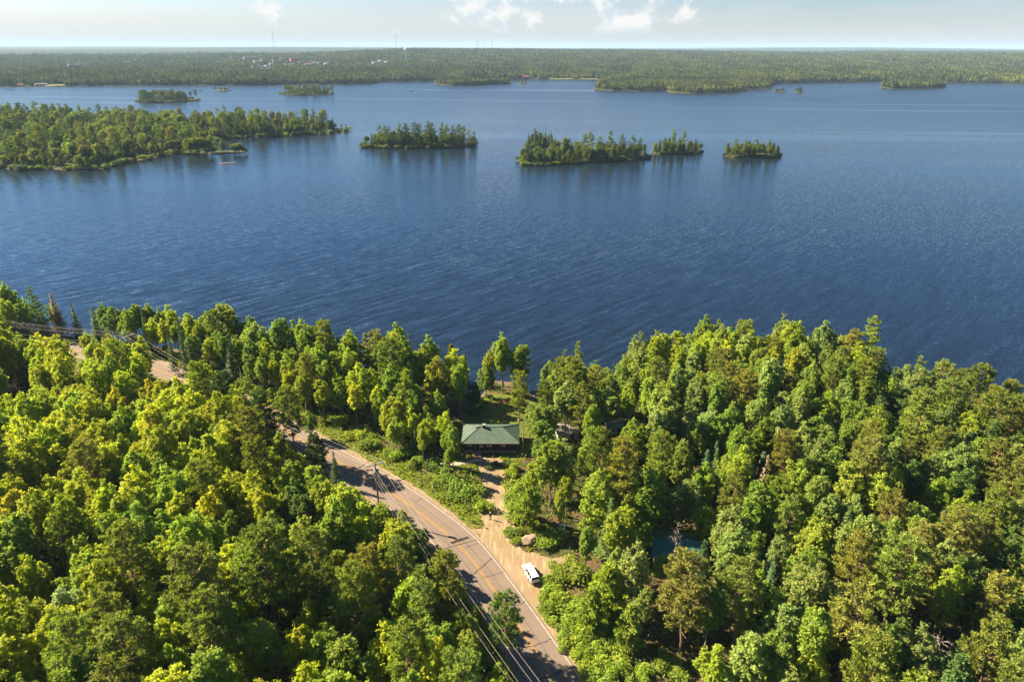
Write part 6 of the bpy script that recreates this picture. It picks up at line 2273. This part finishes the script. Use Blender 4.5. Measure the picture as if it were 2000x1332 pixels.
def grow():
    protos = {}
    rnd = random.Random(5)
    far = {'farleft', 'farmid', 'dot', 'islet', 'islet2', 'fardot'}
    for t in PLANTS:
        k = t['kind']
        mods = MODELS[k]
        mi = t['model'] if t['model'] is not None else rnd.randrange(len(mods))
        mi %= len(mods)
        tm, cm, H = mods[mi]
        nm = {'dead_spruce': 'dead_tree', 'young_pine': 'white_pine'}.get(k, k)
        key = (k, mi)
        if key not in protos:
            root = bpy.data.objects.new(nm, None)
            a = bpy.data.objects.new('stem' if k in ('shrub', 'alder_bush') else 'trunk', tm)
            b = bpy.data.objects.new({'shrub': 'foliage', 'alder_bush': 'foliage', 'dead_tree': 'branches'}.get(k, 'crown'), cm)
            protos[key] = (root, a, b)
            cp = (root, a, b)
        else:
            r0, a0, b0 = protos[key]
            cp = (r0.copy(), a0.copy(), b0.copy())
        root, a, b = cp
        for o in cp:
            COL.objects.link(o)
        a.parent = root; b.parent = root
        s = t['h'] / H
        root.location = (t['x'], t['y'], t['z'])
        root.rotation_euler = (0, 0, rnd.uniform(0, 6.283) if t['model'] is None else rnd.uniform(-0.4, 0.4))
        w = s * t['width'] * rnd.uniform(0.94, 1.08)
        root.scale = (w, w, s)
        root.empty_display_size = 0.2
        root['label'] = t['label']
        root['category'] = CAT.get(k, 'tree')
        root['group'] = GROUP.get(t['zone']) or 'trees of the ' + ISLE_WORDS[t['zone']]
        if t['tone']:
            c = np.array(TONE[t['tone']]) * rnd.uniform(0.80, 1.16) * (0.70 if t['zone'] in ISLE_WORDS else 0.85 if t['zone'] == 'peninsula' else 1.0)
            b.color = (c[0] * rnd.uniform(0.92, 1.1), c[1], c[2] * rnd.uniform(0.8, 1.25), 1)


grow()


# ------------------------------------------------------------------ ground cover
def build_undergrowth():
    rr = np.random.default_rng(12)
    n = 14000
    x = rr.uniform(-190, 175, n); y = rr.uniform(52, 232, n)
    sd = shore_y(x) - y
    rd = dist_line(x, y, CENTRE)
    ok = (sd > 0.8) & (rd > 6.0) & ~inpoly(x, y, LAWN) & ~inpoly(x, y, PARK) & (dist_line(x, y, DRIVE) > 4.0) & ~((np.abs(x + 4.9) < 8) & (np.abs(y - 138.1) < 5.5)) & (np.hypot(x - SHED_C.x, y - SHED_C.y) > 6.0)
    x, y, rd = x[ok], y[ok], rd[ok]
    dens = fbm(x / 9.0, y / 9.0, 91, 2)
    ok = dens > 0.33
    x, y, rd = x[ok][:6500], y[ok][:6500], rd[ok][:6500]
    z = gh(x, y)
    k = 16
    c = np.stack([x, y, z], 1)[:, None, :] + rr.normal(0, 1, (len(x), k, 3)) * np.array([0.75, 0.75, 0.0]) + np.stack([np.zeros((len(x), k)), np.zeros((len(x), k)), rr.uniform(0.1, 1.3, (len(x), k))], -1)
    c = c.reshape(-1, 3)
    nrm = unit(np.array([0, 0, 0.8]) + rr.normal(0, 0.55, c.shape))
    V = diamonds(c, nrm, 0.30 * rr.uniform(.7, 1.4, len(c)), 0.17, rr)
    tint = np.repeat(rr.uniform(0, 1, len(c)), 4)
    F = np.arange(len(V) * 4).reshape(-1, 4)
    o = link('undergrowth', mesh_arrays('undergrowth', V.reshape(-1, 3), [F], [M['leaf']], tint=tint))
    o.color = (0.095, 0.115, 0.02, 1)
    tag(o, 'low green undergrowth on the forest floor', kind='stuff')


build_undergrowth()


def build_grass():
    rr = np.random.default_rng(14)
    n = 90000
    x = rr.uniform(-125, 30, n); y = rr.uniform(56, 196, n)
    rd = dist_line(x, y, CENTRE)
    wob = (fbm(x / 3.0, y / 3.0, 33, 2) - 0.5) * 2.4
    verge = (rd > LANE + 1.5 + wob * 0.35) & (rd < 10.5 + wob)
    lawn = inpoly(x, y, LAWN) & ~((np.abs(x + 4.9) < 6.2) & (np.abs(y - 138.1) < 4.0)) & (rr.uniform(0, 1, n) < 0.5)
    dd = dist_line(x, y, DRIVE)
    w2 = (fbm(x / 2.3, y / 2.3, 21, 3) - 0.5) * 2.2
    on_gravel = (dd + w2 < 2.75) | inpoly(x + w2 * 0.9, y + w2 * 0.6, PARK)
    hem = (dd < 6.5) & ~on_gravel & (y > 84) & (rd > LANE + 1.4)
    px_ok = ~((dist_line(x, y, np.array([tuple(at(a, b, 4)[:2]) for a, b in [(836, 911), (870, 907), (905, 905), (932, 899), (946, 896)]])) < 0.7))
    mid_ = (dd < 0.45) & (y > 102) & (rr.uniform(0, 1, n) < 0.55)
    ok = (((verge | lawn | hem) & ~on_gravel) | mid_) & px_ok & ((shore_y(x) - y) > 1.0)
    x, y, lw = x[ok], y[ok], (lawn | mid_)[ok]
    z = gh(x, y)
    n = len(x)
    h = np.where(lw, rr.uniform(0.06, 0.14, n), rr.uniform(0.18, 0.55, n))
    # a tuft: two crossed blades fans
    Vs = []; T = []
    for k in range(2):
        az = rr.uniform(0, 6.28, n)
        w = np.where(lw, 0.10, 0.13) * rr.uniform(.7, 1.4, n)
        dx, dy = np.cos(az) * w, np.sin(az) * w
        lx, ly = rr.normal(0, 0.35, n) * h, rr.normal(0, 0.35, n) * h
        Vs.append(np.stack([np.stack([x - dx, y - dy, z - 0.02], 1), np.stack([x + dx, y + dy, z - 0.02], 1), np.stack([x + dx * .5 + lx, y + dy * .5 + ly, z + h], 1), np.stack([x - dx * .6 + lx * 1.3, y - dy * .6 + ly * 1.3, z + h * 0.8], 1)], 1))
        T.append(rr.uniform(0, 1, n))
    V = np.concatenate(Vs); T = np.concatenate(T)
    F = np.arange(len(V) * 4).reshape(-1, 4)
    o = link('grass', mesh_arrays('grass', V.reshape(-1, 3), [F], [M['leaf']], tint=np.repeat(T, 4)))
    o.color = (0.13, 0.145, 0.016, 1)
    tag(o, 'grass of the road verges and the cabin lawn', kind='stuff')


build_grass()


# ------------------------------------------------------------------ the far woods: one mass of instanced clumps
def far_material():
    m = bpy.data.materials.new('far_leaves')
    m.use_nodes = True
    t = NT(m.node_tree)
    out = t.n('ShaderNodeOutputMaterial')
    tint = t.n('ShaderNodeAttribute', attribute_name='tint').outputs['Fac']
    pos = t.n('ShaderNodeNewGeometry').outputs['Position']
    n1 = t.noise(t.vmath('MULTIPLY', pos, (1.0, 0.6, 1.0)), 0.010, 4.0, 0.65).outputs[0]
    f = t.math('ADD', tint, t.math('MULTIPLY', t.math('SUBTRACT', n1, 0.5), 2.0), clamp=True)
    c = t.mix(f, (0.016, 0.036, 0.018, 1), (0.215, 0.245, 0.038, 1))
    p = t.n('ShaderNodeBsdfPrincipled')
    t.put(p.inputs['Base Color'], c)
    p.inputs['Roughness'].default_value = 0.8
    p.inputs['Specular IOR Level'].default_value = 0.1
    tr = t.n('ShaderNodeBsdfTranslucent')
    t.put(tr.inputs['Color'], c)
    mx = t.n('ShaderNodeMixShader'); mx.inputs[0].default_value = 0.2
    t.put(mx.inputs[1], p.outputs[0]); t.put(mx.inputs[2], tr.outputs[0])
    t.put(out.inputs['Surface'], mx.outputs[0])
    return m


def build_far_woods():
    mat = far_material()
    src = []
    for v in range(6):
        rr = np.random.default_rng(1000 + v)
        lf = Leaves()
        for k in range(5):
            a = rr.uniform(0, 6.28); q = rr.uniform(0, 6.5)
            cx, cyy = math.cos(a) * q, math.sin(a) * q
            kind = rr.choice(3, p=[0.55, 0.3, 0.15])
            base_t = [0.62, 0.18, 0.05][kind] + rr.normal(0, 0.18)
            n = 44
            if kind == 0:
                H, Rr = rr.uniform(11, 15), rr.uniform(3.0, 4.2)
                d = sphere_dirs(rr, n); d[:, 2] = d[:, 2] * 0.8 + 0.15; d = unit(d)
                c = np.array([cx, cyy, H * 0.6]) + d * np.array([Rr, Rr, H * 0.38]) * rr.uniform(.6, 1, (n, 1))
                nr = unit(d + rr.normal(0, .5, (n, 3)))
                L, Wd = 1.15, 0.95
            elif kind == 1:
                H, Rr = rr.uniform(15, 20), rr.uniform(2.4, 3.2)
                u = rr.uniform(0.35, 1, n); az = rr.uniform(0, 6.28, n); r = Rr * np.sqrt(1.05 - u) * rr.uniform(.5, 1.2, n)
                c = np.stack([cx + np.cos(az) * r, cyy + np.sin(az) * r, u * H], 1); nr = unit(rr.normal(0, .5, (n, 3)) + np.array([0, 0, .7])); L, Wd = 1.1, 0.6
            else:
                H, Rr = rr.uniform(11, 15), 1.9
                u = rr.uniform(0.02, 1, n); az = rr.uniform(0, 6.28, n); r = Rr * (1 - u) + .1
                c = np.stack([cx + np.cos(az) * r, cyy + np.sin(az) * r, u * H], 1); nr = unit(np.stack([np.cos(az), np.sin(az), 0.6 + 0 * az], 1) + rr.normal(0, .3, (n, 3))); L, Wd = 1.0, 0.6
            lf.add(diamonds(c, nr, L * rr.uniform(.7, 1.3, n), Wd, rr), np.clip(base_t + rr.normal(0, .08, n), 0, 1))
        me = lf.mesh('far_trees', mat)
        src.append(bpy.data.objects.new('far_tree_clump', me))
    rr = np.random.default_rng(55)
    P = []; S = []
    # along and behind the far shore, thinning with distance as crowns hide each other
    n = 165000
    az = rr.uniform(-0.72, 0.72, n)
    rs = np.interp(az, FAZ, FRS)
    u = rr.uniform(0, 1, n)
    r = rs * np.exp(u ** 1.25 * math.log(3.0))
    acc = rr.uniform(0, 1, n) < 0.36
    az, r, rs = az[acc], r[acc], rs[acc]
    d = r - rs
    ok = d > 7 + 5 * rr.uniform(0, 1, len(d))
    ok &= rr.uniform(0, 1, len(d)) < np.where(d < 900, 1.0, 0.85)
    az, r = az[ok], r[ok]
    x, y = r * np.sin(az), r * np.cos(az)
    keep = np.ones(len(x), dtype=bool)
    for tx, ty, w in TOWN:
        tl = math.hypot(tx, ty); ux, uy = tx / tl, ty / tl
        along = x * ux + y * uy - tl; across = -x * uy + y * ux
        keep &= ~((along > -max(42, w * 1.0)) & (along < w * 0.6 + 6) & (np.abs(across) < w * 0.55 + 5))
    # the lawns on the far shore stay open
    for a, b in ((88, 126), (1062, 1118), (1128, 1168)):
        a1 = math.atan2(ray(a, 165).x, ray(a, 165).y); b1 = math.atan2(ray(b, 165).x, ray(b, 165).y)
        keep &= ~((az > a1) & (az < b1) & (r - np.interp(az, FAZ, FRS) < 27))
    x, y, az, r = x[keep], y[keep], az[keep], r[keep]
    z = far_height(az, r) - 0.6
    patch = fbm(x / 60.0, y / 110.0, 77, 3)
    sc = 0.70 + 0.35 * rr.uniform(0, 1, len(x)) + 0.85 * (patch - 0.35) + 0.16 * sstep(2600, 5200, r)
    for tx, ty, w in TOWN:
        tl = math.hypot(tx, ty); ux, uy = tx / tl, ty / tl
        along = x * ux + y * uy - tl; across = -x * uy + y * ux
        sc = np.where((along > -330) & (along < 40) & (np.abs(across) < w * 0.55 + 6), np.minimum(sc, 0.36 + 0.0 * sc), sc)
    P.append(np.stack([x, y, z], 1)); S.append(sc)
    for key, sp in (('headland', 60.0), ('fareast', 42.0), ('farpoint', 42.0)):
        Q, c, top = ISLES[key]
        x0, x1 = Q[:, 0].min(), Q[:, 0].max(); y0, y1 = Q[:, 1].min(), Q[:, 1].max()
        m_ = int((x1 - x0) * (y1 - y0) / sp)
        x = rr.uniform(x0, x1, m_); y = rr.uniform(y0, y1, m_)
        k = inpoly(x, y, [tuple(c + (q - c) * (0.975 if key == 'headland' else 0.93)) for q in Q])
        x, y = x[k], y[k]
        P.append(np.stack([x, y, np.full(len(x), 0.9)], 1)); S.append(rr.uniform(0.75, 1.0, len(x)))
    # the lower storey of the peninsula, between the trees one can tell apart
    for key, sp, k_ in (('peninsula', 34.0, 0.955), ('oval', 20.0, 0.8), ('long', 20.0, 0.8), ('farleft', 26.0, 0.8), ('farmid', 26.0, 0.8)):
        Q, c, top = ISLES[key]
        x0, x1 = Q[:, 0].min(), Q[:, 0].max(); y0, y1 = Q[:, 1].min(), Q[:, 1].max()
        m_ = int((x1 - x0) * (y1 - y0) / sp)
        x = rr.uniform(x0, x1, m_); y = rr.uniform(y0, y1, m_)
        k = inpoly(x, y, [tuple(c + (q - c) * k_) for q in Q]) & (x > -y * 0.82)
        x, y = x[k], y[k]
        P.append(np.stack([x, y, np.full(len(x), 0.6)], 1)); S.append(rr.uniform(0.42, 0.66, len(x)) * (1.0 if key == 'peninsula' else 0.6))
    P = np.concatenate(P); S = np.concatenate(S)
    me = bpy.data.meshes.new('far_forest')
    me.vertices.add(len(P)); me.vertices.foreach_set('co', P.astype(np.float32).ravel())
    for nm, arr in (('size', S), ('turn', rr.uniform(0, 6.283, len(P)))):
        a = me.attributes.new(nm, 'FLOAT', 'POINT'); a.data.foreach_set('value', arr.astype(np.float32))
    a = me.attributes.new('pick', 'INT', 'POINT'); a.data.foreach_set('value', rr.integers(0, len(src), len(P)).astype(np.int32))
    me.materials.append(mat)
    o = link('far_forest', me)
    tag(o, 'mixed woods covering the far shore', kind='stuff')
    ng = bpy.data.node_groups.new('far_forest', 'GeometryNodeTree')
    ng.interface.new_socket('Geometry', in_out='INPUT', socket_type='NodeSocketGeometry')
    ng.interface.new_socket('Geometry', in_out='OUTPUT', socket_type='NodeSocketGeometry')
    N, Lk = ng.nodes, ng.links
    gi = N.new('NodeGroupInput'); go = N.new('NodeGroupOutput')
    jn = N.new('GeometryNodeJoinGeometry')
    for s in src:
        oi = N.new('GeometryNodeObjectInfo'); oi.inputs['Object'].default_value = s; oi.inputs['As Instance'].default_value = True
        Lk.new(oi.outputs['Geometry'], jn.inputs[0])
    ip = N.new('GeometryNodeInstanceOnPoints'); ip.inputs['Pick Instance'].default_value = True

    def attr(nm, ty):
        q = N.new('GeometryNodeInputNamedAttribute'); q.data_type = ty; q.inputs['Name'].default_value = nm
        return q.outputs['Attribute']
    Lk.new(gi.outputs[0], ip.inputs['Points']); Lk.new(jn.outputs[0], ip.inputs['Instance'])
    Lk.new(attr('pick', 'INT'), ip.inputs['Instance Index'])
    cx = N.new('ShaderNodeCombineXYZ'); Lk.new(attr('turn', 'FLOAT'), cx.inputs[2])
    er = N.new('FunctionNodeEulerToRotation'); Lk.new(cx.outputs[0], er.inputs[0]); Lk.new(er.outputs[0], ip.inputs['Rotation'])
    Lk.new(attr('size', 'FLOAT'), ip.inputs['Scale'])
    Lk.new(ip.outputs[0], go.inputs[0])
    md = o.modifiers.new('scatter', 'NODES'); md.node_group = ng
    return len(P)


N_FAR = build_far_woods()


# ------------------------------------------------------------------ the air
def build_haze():
    s = 27800.0
    V = [(-s, -260, -5), (s, -260, -5), (s, 29000, -5), (-s, 29000, -5), (-s, -260, 172), (s, -260, 172), (s, 29000, 172), (-s, 29000, 172)]
    F = np.array([(0, 3, 2, 1), (4, 5, 6, 7), (0, 1, 5, 4), (1, 2, 6, 5), (2, 3, 7, 6), (3, 0, 4, 7)])
    m = bpy.data.materials.new('haze')
    m.use_nodes = True
    t = NT(m.node_tree)
    out = t.n('ShaderNodeOutputMaterial')
    v = t.n('ShaderNodeVolumePrincipled')
    v.inputs['Color'].default_value = (0.44, 0.66, 0.97, 1)
    v.inputs['Density'].default_value = 0.00005
    v.inputs['Anisotropy'].default_value = 0.0
    t.put(out.inputs['Volume'], v.outputs[0])
    me = mesh_arrays('haze', V, [F], [m])
    o = link('haze', me)
    tag(o, 'thin blue summer haze', kind='stuff')


build_haze()
